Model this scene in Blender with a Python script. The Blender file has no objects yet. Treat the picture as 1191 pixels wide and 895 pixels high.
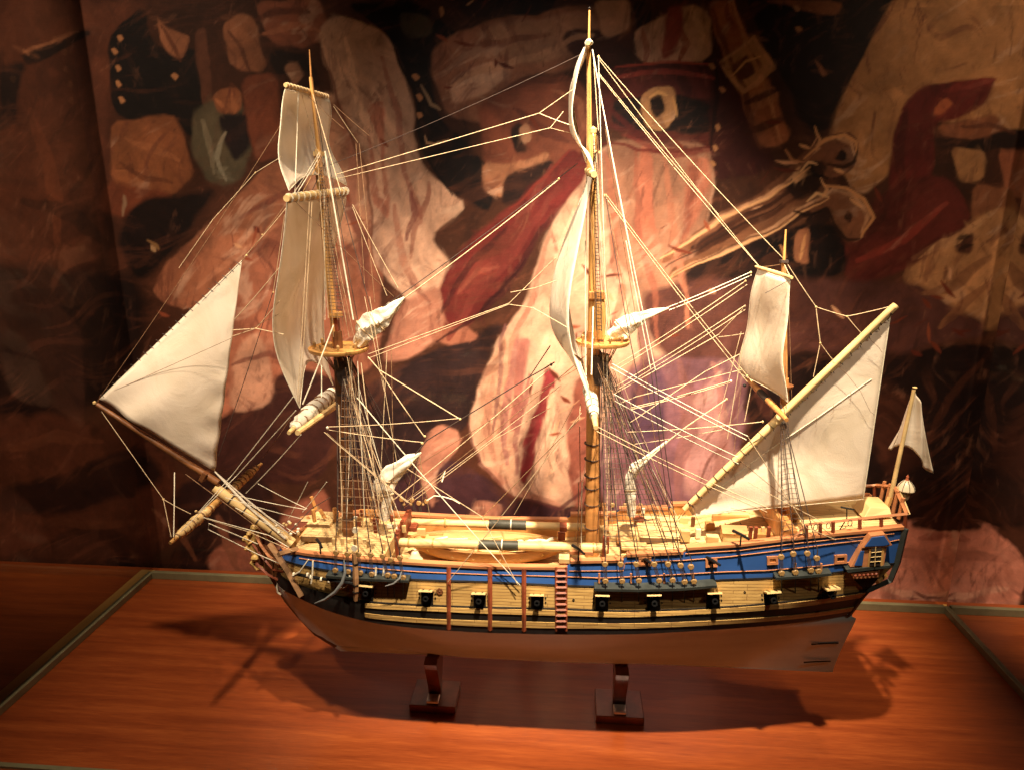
import bpy, bmesh, math, random
import numpy as np
from mathutils import Vector, Matrix
random.seed(7); rng = np.random.default_rng(7)
SC = bpy.context.scene
COL = SC.collection
# ------------------------------------------------------------------ camera solved from the photograph's vanishing points
PW, PH, FPX = 1191.0, 895.0, 800.0
CX, CY = PW/2, PH/2
HORIZON, VANISH = 234.0, 662.0
th = math.atan((CY-HORIZON)/FPX)
dv = np.array([(VANISH-CX)/FPX, (CY-HORIZON)/FPX, 1.0]); dv /= np.linalg.norm(dv)
psi = math.asin(dv[0])
FW = np.array([-math.sin(psi)*math.cos(th), math.cos(psi)*math.cos(th), -math.sin(th)])
RT_ = np.array([math.cos(psi), math.sin(psi), 0.0])
UP = np.cross(RT_, FW)
EYE = np.array([0, 0, 0.85])
cam_d = bpy.data.cameras.new('camera'); cam = bpy.data.objects.new('camera', cam_d); COL.objects.link(cam)
cam_d.sensor_width = 36; cam_d.lens = FPX/PW*36; cam_d.clip_start = 0.02; cam_d.clip_end = 50
cam.matrix_world = Matrix(((RT_[0], UP[0], -FW[0], EYE[0]), (RT_[1], UP[1], -FW[1], EYE[1]), (RT_[2], UP[2], -FW[2], EYE[2]), (0, 0, 0, 1)))
SC.camera = cam
def ray(px, py): return FW + RT_*(px-CX)/FPX + UP*(CY-py)/FPX
def at(px, py, Y):                       # measured photo point -> world point at depth Y
    v = ray(px, py); return Vector(EYE + v*(Y/v[1]))
def atz(px, py, z):                      # measured photo point -> world point at height z
    v = ray(px, py); return Vector(EYE + v*((z-EYE[2])/v[2]))
def proj(P):
    q = np.asarray(P, float) - EYE; d = q @ FW
    return CX + FPX*(q @ RT_)/d, CY - FPX*(q @ UP)/d
Y0 = atz(502, 813, 0).y                  # the ship's centre line runs parallel to the back of the case
BACK = atz(640, 692, 0).y
def c(px, py, dy=0.0): return at(px, py, Y0+dy)
# ------------------------------------------------------------------ materials
def rgb(r, g, b):
    f = lambda s: (s/12.92 if s <= .04045 else ((s+.055)/1.055)**2.4)
    return (f(r/255), f(g/255), f(b/255), 1)
MATS = {}
def nmat(name):
    m = bpy.data.materials.new(name); m.use_nodes = True; nt = m.node_tree; MATS[name] = m
    return m, nt, nt.nodes['Principled BSDF']
def simple(name, col, rough=.6, var=.18, scale=60, bump=.0, metal=0, stretch=(1, 1, 1), coat=0, spec=.4):
    m, nt, p = nmat(name)
    tc = nt.nodes.new('ShaderNodeTexCoord'); mp = nt.nodes.new('ShaderNodeMapping'); nz = nt.nodes.new('ShaderNodeTexNoise')
    mp.inputs['Scale'].default_value = stretch
    nz.inputs['Scale'].default_value = scale; nz.inputs['Detail'].default_value = 5
    nt.links.new(tc.outputs['Object'], mp.inputs[0]); nt.links.new(mp.outputs[0], nz.inputs[0])
    cr = nt.nodes.new('ShaderNodeValToRGB')
    cr.color_ramp.elements[0].position = .3; cr.color_ramp.elements[1].position = .7
    cr.color_ramp.elements[0].color = tuple(x*(1-var*1.6) for x in col[:3])+(1,)
    cr.color_ramp.elements[1].color = tuple(min(1, x*(1+var)) for x in col[:3])+(1,)
    nt.links.new(nz.outputs[0], cr.inputs[0]); nt.links.new(cr.outputs[0], p.inputs['Base Color'])
    p.inputs['Roughness'].default_value = rough; p.inputs['Metallic'].default_value = metal
    p.inputs['Specular IOR Level'].default_value = spec
    p.inputs['Coat Weight'].default_value = coat; p.inputs['Coat Roughness'].default_value = .15
    if bump:
        b = nt.nodes.new('ShaderNodeBump'); b.inputs['Strength'].default_value = bump; b.inputs['Distance'].default_value = .002
        nt.links.new(nz.outputs[0], b.inputs['Height']); nt.links.new(b.outputs[0], p.inputs['Normal'])
    return m
def plank(name, c1, c2, line, w=.09, h=.0075, rough=.5, axes='xz', mort=.0009):
    m, nt, p = nmat(name)
    tc = nt.nodes.new('ShaderNodeTexCoord'); sp = nt.nodes.new('ShaderNodeSeparateXYZ'); cb = nt.nodes.new('ShaderNodeCombineXYZ')
    nt.links.new(tc.outputs['Object'], sp.inputs[0])
    nt.links.new(sp.outputs[axes[0].upper()], cb.inputs[0]); nt.links.new(sp.outputs[axes[1].upper()], cb.inputs[1])
    br = nt.nodes.new('ShaderNodeTexBrick'); br.inputs['Scale'].default_value = 1.0
    br.inputs['Brick Width'].default_value = w; br.inputs['Row Height'].default_value = h; br.inputs['Mortar Size'].default_value = mort*.5
    br.inputs['Mortar Smooth'].default_value = .3; br.offset = .37; br.offset_frequency = 3
    br.inputs['Color1'].default_value = c1; br.inputs['Color2'].default_value = c2; br.inputs['Mortar'].default_value = line
    nt.links.new(cb.outputs[0], br.inputs[0])
    mp = nt.nodes.new('ShaderNodeMapping'); mp.inputs['Scale'].default_value = (18, 160, 160)
    nz = nt.nodes.new('ShaderNodeTexNoise'); nz.inputs['Scale'].default_value = 2; nz.inputs['Detail'].default_value = 6
    nt.links.new(tc.outputs['Object'], mp.inputs[0]); nt.links.new(mp.outputs[0], nz.inputs[0])
    mx = nt.nodes.new('ShaderNodeMix'); mx.data_type = 'RGBA'; mx.blend_type = 'MULTIPLY'; mx.inputs[0].default_value = .55
    cr = nt.nodes.new('ShaderNodeValToRGB'); cr.color_ramp.elements[0].position = .3; cr.color_ramp.elements[0].color = (.5, .42, .35, 1)
    cr.color_ramp.elements[1].position = .65; cr.color_ramp.elements[1].color = (1, 1, 1, 1)
    nt.links.new(nz.outputs[0], cr.inputs[0]); nt.links.new(br.outputs[0], mx.inputs[6]); nt.links.new(cr.outputs[0], mx.inputs[7])
    nt.links.new(mx.outputs[2], p.inputs['Base Color']); p.inputs['Roughness'].default_value = rough
    b = nt.nodes.new('ShaderNodeBump'); b.inputs['Strength'].default_value = .4; b.inputs['Distance'].default_value = .001
    nt.links.new(br.outputs['Fac'], b.inputs['Height']); b.invert = True; nt.links.new(b.outputs[0], p.inputs['Normal'])
    return m
plank('side_planks', (.56, .36, .125, 1), (.47, .29, .095, 1), (.24, .13, .045, 1), w=.055, h=.0048)
plank('deck_planks', (.78, .57, .27, 1), (.70, .49, .22, 1), (.20, .11, .05, 1), w=.09, h=.006, axes='xy', mort=.0007)
plank('bulkhead_planks', (.55, .32, .12, 1), (.46, .25, .09, 1), (.18, .09, .04, 1), w=.05, h=.007, axes='yz')
simple('white_hull', (.56, .73, .76), .38, .10, 9, coat=.35, stretch=(.6, 1, 3))
simple('black_wood', (.012, .010, .009), .5, .3, 80)
simple('brown_wood', (.16, .06, .022), .45, .3, 60, stretch=(.3, 1, 1))
simple('pale_wood', (.70, .49, .22), .5, .18, 45, stretch=(.25, 1, 1), bump=.15)
simple('spar_wood', (.60, .32, .10), .42, .22, 50, stretch=(1, 1, .2))
simple('honey_wood', (.52, .24, .075), .45, .22, 60, stretch=(.25, 1, 1))
simple('rail_wood', (.50, .20, .085), .45, .2, 60, stretch=(.2, 1, 1))
simple('old_wood', (.30, .16, .075), .5, .3, 60, stretch=(.4, 1, 1))
simple('leather', (.045, .043, .030), .55, .25, 80)
simple('red_wood', (.24, .055, .022), .45, .25, 60)
simple('jib_wood', (.22, .085, .028), .45, .25, 60)
simple('blue_paint', (.026, .082, .27), .42, .12, 30)
simple('channel_green', (.035, .040, .036), .5, .2, 60)
simple('iron', (.02, .02, .021), .4, .2, 90, metal=.5)
simple('grey_iron', (.26, .27, .27), .42, .15, 80, metal=.3)
simple('brass', (.55, .36, .12), .35, .15, 60, metal=.7)
simple('gilt', (.70, .44, .14), .4, .4, 90, bump=.5)
simple('rope', (.66, .49, .30), .8, .2, 200)
simple('white_rope', (.76, .68, .52), .8, .15, 200)
simple('dark_rope', (.06, .038, .03), .8, .3, 200)
simple('brown_rope', (.26, .14, .07), .8, .3, 200)
simple('cradle_wood', (.17, .045, .019), .3, .3, 40, stretch=(1, 1, .3), coat=.3)
simple('deadeye_wood', (.36, .21, .075), .5, .3, 120)
simple('lantern_white', (.72, .60, .42), .35, .1, 60)
simple('lantern_red', (.45, .12, .05), .4, .2, 60)
simple('glass_dark', (.05, .04, .035), .15, .2, 60)
simple('channel_metal', (.20, .18, .10), .4, .1, 40, metal=.2)
simple('trim_brass', (.50, .29, .085), .42, .15, 30, stretch=(1, .2, 1))
simple('wall_paint', (.05, .03, .02), .8, .2, 10)
simple('steel_plate', (.6, .56, .5), .3, .05, 40, metal=.6)
def cloth(name, col, trans=.25, scale=1.0):
    m, nt, p = nmat(name)
    tc = nt.nodes.new('ShaderNodeTexCoord')
    n1 = nt.nodes.new('ShaderNodeTexNoise'); n1.inputs['Scale'].default_value = 14*scale; n1.inputs['Detail'].default_value = 4; n1.inputs['Distortion'].default_value = .8
    n2 = nt.nodes.new('ShaderNodeTexNoise'); n2.inputs['Scale'].default_value = 900; n2.inputs['Detail'].default_value = 1
    nt.links.new(tc.outputs['Object'], n1.inputs[0]); nt.links.new(tc.outputs['Object'], n2.inputs[0])
    cr = nt.nodes.new('ShaderNodeValToRGB'); cr.color_ramp.elements[0].position = .25; cr.color_ramp.elements[1].position = .6
    cr.color_ramp.elements[0].color = (col[0]*.86, col[1]*.83, col[2]*.76, 1); cr.color_ramp.elements[1].color = col+(1,)
    nt.links.new(n1.outputs[0], cr.inputs[0]); nt.links.new(cr.outputs[0], p.inputs['Base Color'])
    p.inputs['Roughness'].default_value = .85; p.inputs['Specular IOR Level'].default_value = .15
    ad = nt.nodes.new('ShaderNodeMath'); ad.operation = 'MULTIPLY_ADD'; ad.inputs[1].default_value = .12
    nt.links.new(n2.outputs[0], ad.inputs[0]); nt.links.new(n1.outputs[0], ad.inputs[2])
    b = nt.nodes.new('ShaderNodeBump'); b.inputs['Strength'].default_value = .5; b.inputs['Distance'].default_value = .006
    nt.links.new(ad.outputs[0], b.inputs['Height']); nt.links.new(b.outputs[0], p.inputs['Normal'])
    tr = nt.nodes.new('ShaderNodeBsdfTranslucent'); nt.links.new(cr.outputs[0], tr.inputs[0])
    mx = nt.nodes.new('ShaderNodeMixShader'); mx.inputs[0].default_value = trans
    nt.links.new(p.outputs[0], mx.inputs[1]); nt.links.new(tr.outputs[0], mx.inputs[2])
    nt.links.new(mx.outputs[0], nt.nodes['Material Output'].inputs[0])
    return m
cloth('sailcloth', (.89, .79, .66), .36)
cloth('bright_cloth', (.84, .78, .66), .2, 3)
# ------------------------------------------------------------------ mesh builder
class MB:
    def __init__(s): s.v = []; s.f = []
    def add(s, vs, fs):
        o = len(s.v); s.v += [Vector(p) for p in vs]; s.f += [tuple(i+o for i in f) for f in fs]; return s
    def box(s, p0, p1, M=None):
        (a, b, d), (e, g, h) = p0, p1
        vs = [(x, y, z) for x in (a, e) for y in (b, g) for z in (d, h)]
        if M is not None: vs = [M @ Vector(p) for p in vs]
        return s.add(vs, [(0, 1, 3, 2), (4, 6, 7, 5), (0, 4, 5, 1), (2, 3, 7, 6), (0, 2, 6, 4), (1, 5, 7, 3)])
    def tube(s, pts, r, n=7, caps=True, squash=None):
        pts = [Vector(p) for p in pts]; k = len(pts)
        rs = list(r) if hasattr(r, '__len__') else [r]*k
        ring = []; up = None
        for i, p in enumerate(pts):
            t = (pts[min(i+1, k-1)]-pts[max(i-1, 0)]).normalized()
            if up is None:
                up = Vector((0, 0, 1)) if abs(t.z) < .9 else Vector((1, 0, 0))
            a = t.cross(up); a.normalize(); b = a.cross(t); up = b
            ring.append([p + (a*math.cos(q)+b*math.sin(q)*(squash or 1))*rs[i] for q in [2*math.pi*j/n for j in range(n)]])
        o = len(s.v); s.v += [q for g in ring for q in g]
        for i in range(k-1):
            for j in range(n):
                s.f.append((o+i*n+j, o+i*n+(j+1) % n, o+(i+1)*n+(j+1) % n, o+(i+1)*n+j))
        if caps:
            s.f.append(tuple(o+j for j in range(n))[::-1]); s.f.append(tuple(o+(k-1)*n+j for j in range(n)))
        return s
    def lathe(s, prof, n=16, M=None, axis='z'):
        vs = []
        for (r, z) in prof:
            for j in range(n):
                q = 2*math.pi*j/n; p = (r*math.cos(q), r*math.sin(q), z)
                if axis == 'y': p = (p[0], p[2], p[1])
                if axis == 'x': p = (p[2], p[0], p[1])
                vs.append(M @ Vector(p) if M is not None else p)
        k = len(prof); fs = [(i*n+j, i*n+(j+1) % n, (i+1)*n+(j+1) % n, (i+1)*n+j) for i in range(k-1) for j in range(n)]
        fs += [tuple(range(n))[::-1], tuple((k-1)*n+j for j in range(n))]
        return s.add(vs, fs)
    def prism(s, poly, off):               # planar outline swept by a vector
        poly = [Vector(p) for p in poly]; n = len(poly); off = Vector(off)
        return s.add(poly+[p+off for p in poly], [tuple(range(n)), tuple(range(2*n-1, n-1, -1))] + [(i, i+n, (i+1) % n+n, (i+1) % n) for i in range(n)])
    def grid(s, P):                        # P[i][j] -> quads
        a, b = len(P), len(P[0]); o = len(s.v); s.v += [Vector(q) for r in P for q in r]
        s.f += [(o+i*b+j, o+(i+1)*b+j, o+(i+1)*b+j+1, o+i*b+j+1) for i in range(a-1) for j in range(b-1)]; return s
    def mesh(s, name, mat, smooth=False):
        me = bpy.data.meshes.new(name); me.from_pydata([tuple(p) for p in s.v], [], s.f)
        bm = bmesh.new(); bm.from_mesh(me); bmesh.ops.recalc_face_normals(bm, faces=bm.faces); bm.to_mesh(me); bm.free()
        me.materials.append(MATS[mat])
        if smooth: me.polygons.foreach_set('use_smooth', [True]*len(me.polygons))
        return me
WORLD = {}
def put(name, me, parent=None, M=None):
    o = bpy.data.objects.new(name, me); COL.objects.link(o); M = M or Matrix.Identity(4)
    if parent is not None:
        o.parent = parent; o.matrix_local = WORLD[parent.name].inverted() @ M
    else: o.matrix_world = M
    WORLD[o.name] = M.copy(); return o
def part(name, mb, mat, parent, smooth=True, M=None, solid=0, bevel=0, auto=True):
    me = mb.mesh(name, mat, smooth)
    o = put(name, me, parent, M)
    if smooth and auto:
        try: me.set_sharp_from_angle(angle=math.radians(42))
        except Exception: pass
    if solid:
        m = o.modifiers.new('thickness', 'SOLIDIFY'); m.thickness = solid; m.offset = 0
    if bevel:
        m = o.modifiers.new('edge', 'BEVEL'); m.width = bevel; m.segments = 2; m.limit_method = 'ANGLE'
    return o
def tag(o, label=None, cat=None, group=None, kind=None):
    for k, v in (('label', label), ('category', cat), ('group', group), ('kind', kind)):
        if v: o[k] = v
    return o
def lerp(a, b, t): return a+(b-a)*t
def smooth01(t): t = min(1, max(0, t)); return t*t*(3-2*t)
# ------------------------------------------------------------------ the ship model
SHIP = bpy.data.objects.new('ship_model', None); COL.objects.link(SHIP)
SHIP.location = (0.02, Y0, 0.1); SHIP.empty_display_size = .05
WORLD['ship_model'] = Matrix.Translation((0.02, Y0, 0.1))
tag(SHIP, 'large wooden three-masted sailing ship model with blue upper hull, white bottom and cream sails', 'ship model')
# side levels measured on the near side: name, photo polyline, bow length, half breadth, stern length, breadth at stern
KEEL = c(680, 764.5).z
LEV = [
 ('RT', [(330,641),(348,643),(385,647),(430,652),(490,656),(560,660),(640,661),(661,661),(662.5,654),(726,652.5),(727.5,646.5),(795,643),(796.5,638.5),(860,634.5),(920,627),(975,621.5),(1052,614)], .17, .084, .60, .058),
 ('BB', [(329,649),(348,654),(387,662),(430,668),(490,673),(560,674.5),(640,678.5),(700,680.5),(760,679.5),(840,672),(880,671.5),(920,669),(960,666),(1000,660),(1043,653)], .175, .091, .55, .060),
 ('TT', [(329,651),(348,656),(387,664),(430,670),(490,674.8),(560,676.3),(640,680.3),(700,682.3),(760,681.3),(840,673.8),(880,673.3),(920,670.8),(960,667.8),(1000,661.8),(1042,655)], .175, .092, .55, .060),
 ('TB', [(328,669),(350,679),(385,690),(430,698.5),(490,702),(560,704.5),(640,706),(720,709),(800,706.5),(840,704),(880,701.5),(920,697.5),(960,692.5),(1008,686)], .20, .099, .40, .058),
 ('S1T', [(328,671),(350,681),(385,692),(430,700.2),(490,703.6),(560,706),(640,707.5),(720,710.5),(800,708),(840,705.5),(880,703),(920,699),(960,694),(1006,687.5)], .20, .0995, .40, .057),
 ('S1B', [(327.5,674),(350,686),(385,697.5),(430,705.5),(490,708),(560,711.5),(640,713.5),(720,716),(800,712.5),(860,709.5),(920,705),(960,699.5),(1001,693)], .205, .101, .38, .050),
 ('S2T', [(327,677),(350,690),(385,703),(430,712),(490,717.6),(560,720),(640,721.8),(720,723.4),(800,721),(860,718),(920,713.4),(993,704)], .21, .1015, .38, .044),
 ('S2B', [(326.5,679),(350,693),(385,706.5),(430,717),(490,722.5),(560,726.5),(640,728.5),(720,729),(800,726),(860,722.5),(920,718),(989,709)], .215, .1018, .38, .039),
 ('W',  [(326,681),(340,688.5),(357,697.5),(375,706.5),(403,715),(437,723.5),(490,729.7),(560,734.2),(640,736.2),(720,736.2),(800,732.5),(860,728.5),(920,723.3),(986,713.5)], .22, .102, .38, .033),
]
def breadth(x, xs, xe, Lb, B, Ls, e):
    q = min(1, max(0, (x-xs)/Lb)); g = (1-(1-q)**2.3)**(1/1.9)
    s = min(1, max(0, (xe-x)/Ls)); h = 1-(1-s)**2.2
    return max(.0035, B*g*(e/B+(1-e/B)*h))
class Level:
    def __init__(s, name, pts, Lb, B, Ls, e):
        s.name = name; s.par = (Lb, B, Ls, e)
        s.xs = c(*pts[0]).x; s.xe = at(*pts[-1], Y0-e).x
        xz = []
        for p in pts:
            Y = Y0-B
            for _ in range(6):
                P = at(p[0], p[1], Y); Y = Y0-breadth(P.x, s.xs, s.xe, *s.par)
            xz.append((P.x, P.z))
        xz.sort(); s.X = np.array([a for a, _ in xz]); s.Z = np.array([b for _, b in xz])
        if name != 'RT':                   # gentle smoothing of the sheer line
            X = np.linspace(s.X[0], s.X[-1], 81); Z = np.interp(X, s.X, s.Z); K = np.hanning(11); K /= K.sum()
            Zp = np.pad(Z, 5, mode='reflect', reflect_type='odd'); s.X, s.Z = X, np.convolve(Zp, K, 'valid')
    def z(s, x): return float(np.interp(x, s.X, s.Z))
    def b(s, x): return breadth(x, s.xs, s.xe, *s.par)
LV = {l[0]: Level(*l) for l in LEV}; ORDER = [l[0] for l in LEV]
STEM = [c(*p) for p in [(392,752),(379,745),(365,735),(350,719),(338,702),(326,681)]]
STERN = [c(*p) for p in [(968,777),(975,752),(982,728),(986,713.5)]]
stem_z = lambda z: float(np.interp(z, [p.z for p in STEM], [p.x for p in STEM]))
stern_z = lambda z: float(np.interp(z, [p.z for p in STERN], [p.x for p in STERN]))
def under(u, t):                           # white bottom: u along, t from keel to waterline
    zk = KEEL
    x = 0
    W = LV['W']
    zt = lerp(zk, W.z(lerp(W.xs, W.xe, u)), t)
    for _ in range(3):
        xs, xe = (stem_z(zt), stern_z(zt)) if t < 1 else (W.xs, W.xe)
        x = lerp(xs, xe, u); zt = lerp(zk, W.z(min(max(x, W.xs), W.xe)), t)
    bw = W.b(lerp(W.xs, W.xe, u))
    full = smooth01((u-.02)/.30)*smooth01((.98-u)/.52)
    mid = t**.56
    end = t**1.5
    b = lerp(.0035, bw, lerp(end, mid, full))
    return Vector((x, b, zt))
NU = 90
us = [0.5-0.5*math.cos(math.pi*(i/NU)) * (1 if True else 0) for i in range(NU+1)]
us = [lerp(i/NU, us[i], .5) for i in range(NU+1)]
def side_pts(name, u, off=0.0, lo=None, hi=None):
    L = LV[name]; x = lerp(L.xs if lo is None else max(lo, L.xs), L.xe if hi is None else min(hi, L.xe), u)
    return Vector((x, L.b(x)+off, L.z(x)))
def both(P):                               # mirror a grid of (x, breadth, z) onto both sides
    return [[Vector((p.x, Y0-p.y, p.z)) for p in r] for r in P], [[Vector((p.x, Y0+p.y, p.z)) for p in r] for r in P]
m = MB(); g = [[under(u, t/14) for t in range(15)] for u in us]
for q in both(g): m.grid(q)
HULL = part('hull', m, 'white_hull', SHIP)
m = MB(); m.prism([c(387,751,-.004), c(968,776.5,-.004), c(968,781,-.004), c(396,756.5,-.004)], (0, .008, 0)); part('keel', m, 'white_hull', HULL, False)
def strip(name, levels, mat, off=0.0, lo=None, hi=None, lips=True, n=NU, parent=None, fars=True):
    P = []
    for i in range(n+1):
        u = us[i] if n == NU else i/n
        r = [side_pts(l, u, off, lo, hi) for l in levels]
        if lips and off: r = [side_pts(levels[0], u, -.002, lo, hi)]+r+[side_pts(levels[-1], u, -.002, lo, hi)]
        P.append(r)
    for q in both(P): m = MB(); m.grid(q); o = part(name, m, mat, parent or HULL)
    return o
strip('wale', ['TB', 'S1T', 'S1B', 'S2T', 'S2B', 'W'], 'black_wood', .0022)
x430 = LV['S1T'].X[0]+.115
strip('stripe', ['S1T', 'S1B'], 'side_planks', .0034, lo=c(430, 704, -.08).x)
strip('stripe', ['S2T', 'S2B'], 'side_planks', .0034, lo=c(430, 716, -.08).x)
strip('side_planking', ['TT', 'TB'], 'side_planks', 0)
strip('black_band', ['BB', 'TT'], 'black_wood', .001)
strip('bulwark', ['RT', 'BB'], 'blue_paint', 0)
# inner face of the bulwark
for q in both([[side_pts('RT', u, -.006), side_pts('RT', u, -.008)-Vector((0, 0, .045))] for u in us]): m = MB(); m.grid(q); part('inner_bulwark', m, 'honey_wood', HULL)
def locate(px, py, off=0.0):               # measured photo point on the near side -> local frame on the planking
    Y = Y0-.09
    for _ in range(8):
        P = at(px, py, Y); zs = [LV[n].z(P.x) for n in ORDER][::-1]; bs = [LV[n].b(P.x) for n in ORDER][::-1]
        b = float(np.interp(P.z, zs, bs)); Y = Y0-b-off
    e = .004
    def bb(x, z): return float(np.interp(z, [LV[n].z(x) for n in ORDER][::-1], [LV[n].b(x) for n in ORDER][::-1]))
    t = Vector((2*e, -(bb(P.x+e, P.z)-bb(P.x-e, P.z)), LV['TB'].z(P.x+e)-LV['TB'].z(P.x-e))).normalized()
    w = Vector((0, -(bb(P.x, P.z+e)-bb(P.x, P.z-e)), 2*e)).normalized()
    n = t.cross(w).normalized(); w = n.cross(t).normalized()
    M = Matrix(((t.x, n.x, w.x, P.x), (t.y, n.y, w.y, P.y), (t.z, n.z, w.z, P.z), (0, 0, 0, 1)))
    return M                               # local x aft, y OUTWARD, z up
def hull_line(name, pts, r, mat, off=.001, n=6, parent=None):
    m = MB(); P = []
    for a, b in zip(pts[:-1], pts[1:]):
        k = max(2, int(abs(b[0]-a[0])/8))
        P += [locate(lerp(a[0], b[0], i/k), lerp(a[1], b[1], i/k), off).translation for i in range(k)]
    P.append(locate(*pts[-1], off).translation); m.tube(P, r, n); return part(name, m, mat, parent or HULL)
hull_line('moulding', [(348,648.5),(387,654.5),(430,660),(490,664.5),(560,667.3),(640,669.5),(700,671.5),(760,669),(840,664.5),(890,663),(960,657),(990,653)], .0008, 'rail_wood')
hull_line('moulding', [(662,663.5),(725,663),(727,654),(795,651),(850,646.5),(920,638),(975,631),(1010,627)], .0007, 'rail_wood')
hull_line('moulding', [(797,643.5),(860,639.5),(920,632),(975,626),(1040,620)], .0007, 'rail_wood')
hull_line('moulding', [(1012,634),(1046,627)], .0007, 'rail_wood')
# rail caps: one board per level of the sheer, on both sides
def cap(xa, xb, lift, mat='rail_wood', half=.006, thick=.0042):
    n = max(4, int((xb-xa)/.012))
    for sgn in (-1, 1):
        P = []; m = MB()
        for i in range(n+1):
            x = lerp(xa, xb, i/n); L = LV['RT']; z = lift(x); y = L.b(x)-.002
            P.append([Vector((x, Y0+sgn*(y+half*.8), z)), Vector((x, Y0+sgn*(y+half*.8), z+thick)), Vector((x, Y0+sgn*(y-half), z+thick)), Vector((x, Y0+sgn*(y-half), z)), Vector((x, Y0+sgn*(y+half*.8), z))])
        m.grid(P)
        for q in (P[0][:4], P[-1][:4]): m.add(q, [(0, 1, 2, 3)])
        part('rail_cap', m, mat, HULL, False)
RTz = lambda x: LV['RT'].z(x)
xr = [c(p, 650, -.08).x for p in (341, 661, 663, 726, 728, 795, 797)]
xr[0] = LV['RT'].xs+.006
cap(xr[0], xr[1]-.001, RTz); cap(xr[2]+.001, xr[3]-.001, RTz); cap(xr[4]+.001, xr[5]-.001, RTz); cap(xr[6]+.001, LV['RT'].xe-.002, RTz)
# stem, beak and sternpost
m = MB(); m.prism([c(*p, -.005) for p in [(389,753),(365,738),(346,718),(331,700),(320,683),(308,662),(298,648),(296,640),(303,634),(316,640),(326,652),(331,668),(333,690),(345,708),(362,728),(380,744),(392,751)]], (0, .010, 0))
part('stem', m, 'brown_wood', HULL, False, bevel=.001)
m = MB(); m.prism([c(*p, -.003) for p in [(968,716),(993,711),(983,738),(969,779),(945,779)]], (0, .006, 0)); RUD = part('rudder', m, 'white_hull', HULL, False, bevel=.0008)
for (x, y) in ((966,727), (957,748), (948,769)):
    h_ = {727: -.037, 748: -.024, 769: -.0125}[y]; P = [c(x-13, y+.6, h_), c(x+1, y-.3, h_*.8), c(x+18, y-.8, h_*.7)]
    m = MB(); m.tube(P, .0012, 5); part('rudder_hinge', m, 'black_wood', HULL, False)
# transom and counter
m = MB()
ends = [(LV[n].xe, LV[n].b(LV[n].xe), LV[n].z(LV[n].xe)) for n in ORDER]
P = [[Vector((x, Y0-b*s, z)) for s in (1, .5, 0, -.5, -1)] for (x, b, z) in ends]
m.grid(P); part('transom', m, 'brown_wood', HULL)
for s in (-1, 1):
    m = MB(); Q = [Vector((x+.001, Y0+s*(b+.0005), z)) for (x, b, z) in [ends[i] for i in (0, 1, 3, 5, 6, 8)]]
    Q.insert(2, lerp(Q[1], Q[2], .5)+Vector((.012, 0, -.006)))
    m.tube(Q, .0048, 4); part('stern_timber', m, 'channel_green', HULL, False)
# ---- decks
def deck(name, xa, xb, drop, mat='deck_planks', inset=.007, n=24, camber=.003, edge=None):
    m = MB(); P = []
    for i in range(n+1):
        x = lerp(xa, xb, i/n); b = max(.002, LV['RT'].b(x)-inset); z = (drop(x) if callable(drop) else LV['RT'].z(x)-drop)
        P.append([Vector((x, Y0+b*s, z+camber*(1-s*s))) for s in (-1, -.5, 0, .5, 1)])
    m.grid(P)
    for r in (P[0], P[-1]): m.grid([r, [q-Vector((0, 0, .04)) for q in r]])
    return part(name, m, mat, SHIP, True)
xfc = c(458, 640).x; xqd = c(700, 632).x; xqe = c(797, 628).x; xpo = c(925, 610).x
zr = LV['RT'].z
def smooth_rail(x): return float(np.interp(x, [LV['RT'].xs, c(430,650,-.08).x, c(560,660,-.08).x, c(660,655,-.08).x, c(730,648,-.08).x, c(800,640,-.08).x, c(930,626,-.08).x, LV['RT'].xe],
    [zr(LV['RT'].xs), zr(c(430,650,-.08).x), zr(c(560,650,-.08).x), zr(c(655,650,-.08).x), zr(c(720,650,-.08).x), zr(c(790,650,-.08).x), zr(c(930,626,-.08).x), zr(LV['RT'].xe-.001)]))
deck('forecastle_deck', LV['RT'].xs+.03, xfc, .006)
deck('waist_deck', xfc, xqd, lambda x: smooth_rail(x)-.030)
deck('quarter_deck', xqd, xpo, lambda x: smooth_rail(x)-.014)
deck('poop_deck', xpo, LV['RT'].xe-.003, lambda x: smooth_rail(x)-.001)
# ------------------------------------------------------------------ side fittings
def shared(name, mb, mat, smooth=True):
    me = mb.mesh(name, mat, smooth)
    if smooth:
        try: me.set_sharp_from_angle(angle=math.radians(40))
        except Exception: pass
    return me
def hull_box(name, px, py, sx, sy0, sy1, sz, mat, parent, dz=0, smooth=False, bevel=0):
    M = locate(px, py); m = MB(); m.box((-sx, sy0, -sz+dz), (sx, sy1, sz+dz)); return part(name, m, mat, parent, smooth, M, bevel=bevel)
# gun ports: dark opening, lengthened downward to paint in the lid's shadow, and barrel, lid hinged up above it
m = MB(); m.box((-.0094, -.004, -.0130), (.0094, .0016, .0085)); PORT_ME = shared('gun_port', m, 'black_wood', False)
m = MB(); T = Matrix.Translation((0, .001, .0085)) @ Matrix.Rotation(math.radians(16), 4, 'X')
m.box((-.0105, 0, -.0012), (.0105, .0155, .0012), T); LID_ME = shared('lid', m, 'pale_wood', False)
m = MB()
for s in (-.005, .005): m.box((s-.0008, -.0005, .0006), (s+.0008, .0145, .0016), T)
HINGE_ME = shared('hinge', m, 'black_wood', False)
m = MB(); m.lathe([(.0036, -.004), (.0034, .006), (.0042, .0065), (.0042, .008), (.0031, .009), (.0044, .0125), (.0044, .0145), (.0024, .0146), (.0022, .010)], 14, axis='y'); GUN_ME = shared('cannon', m, 'iron')
m = MB()
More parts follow.
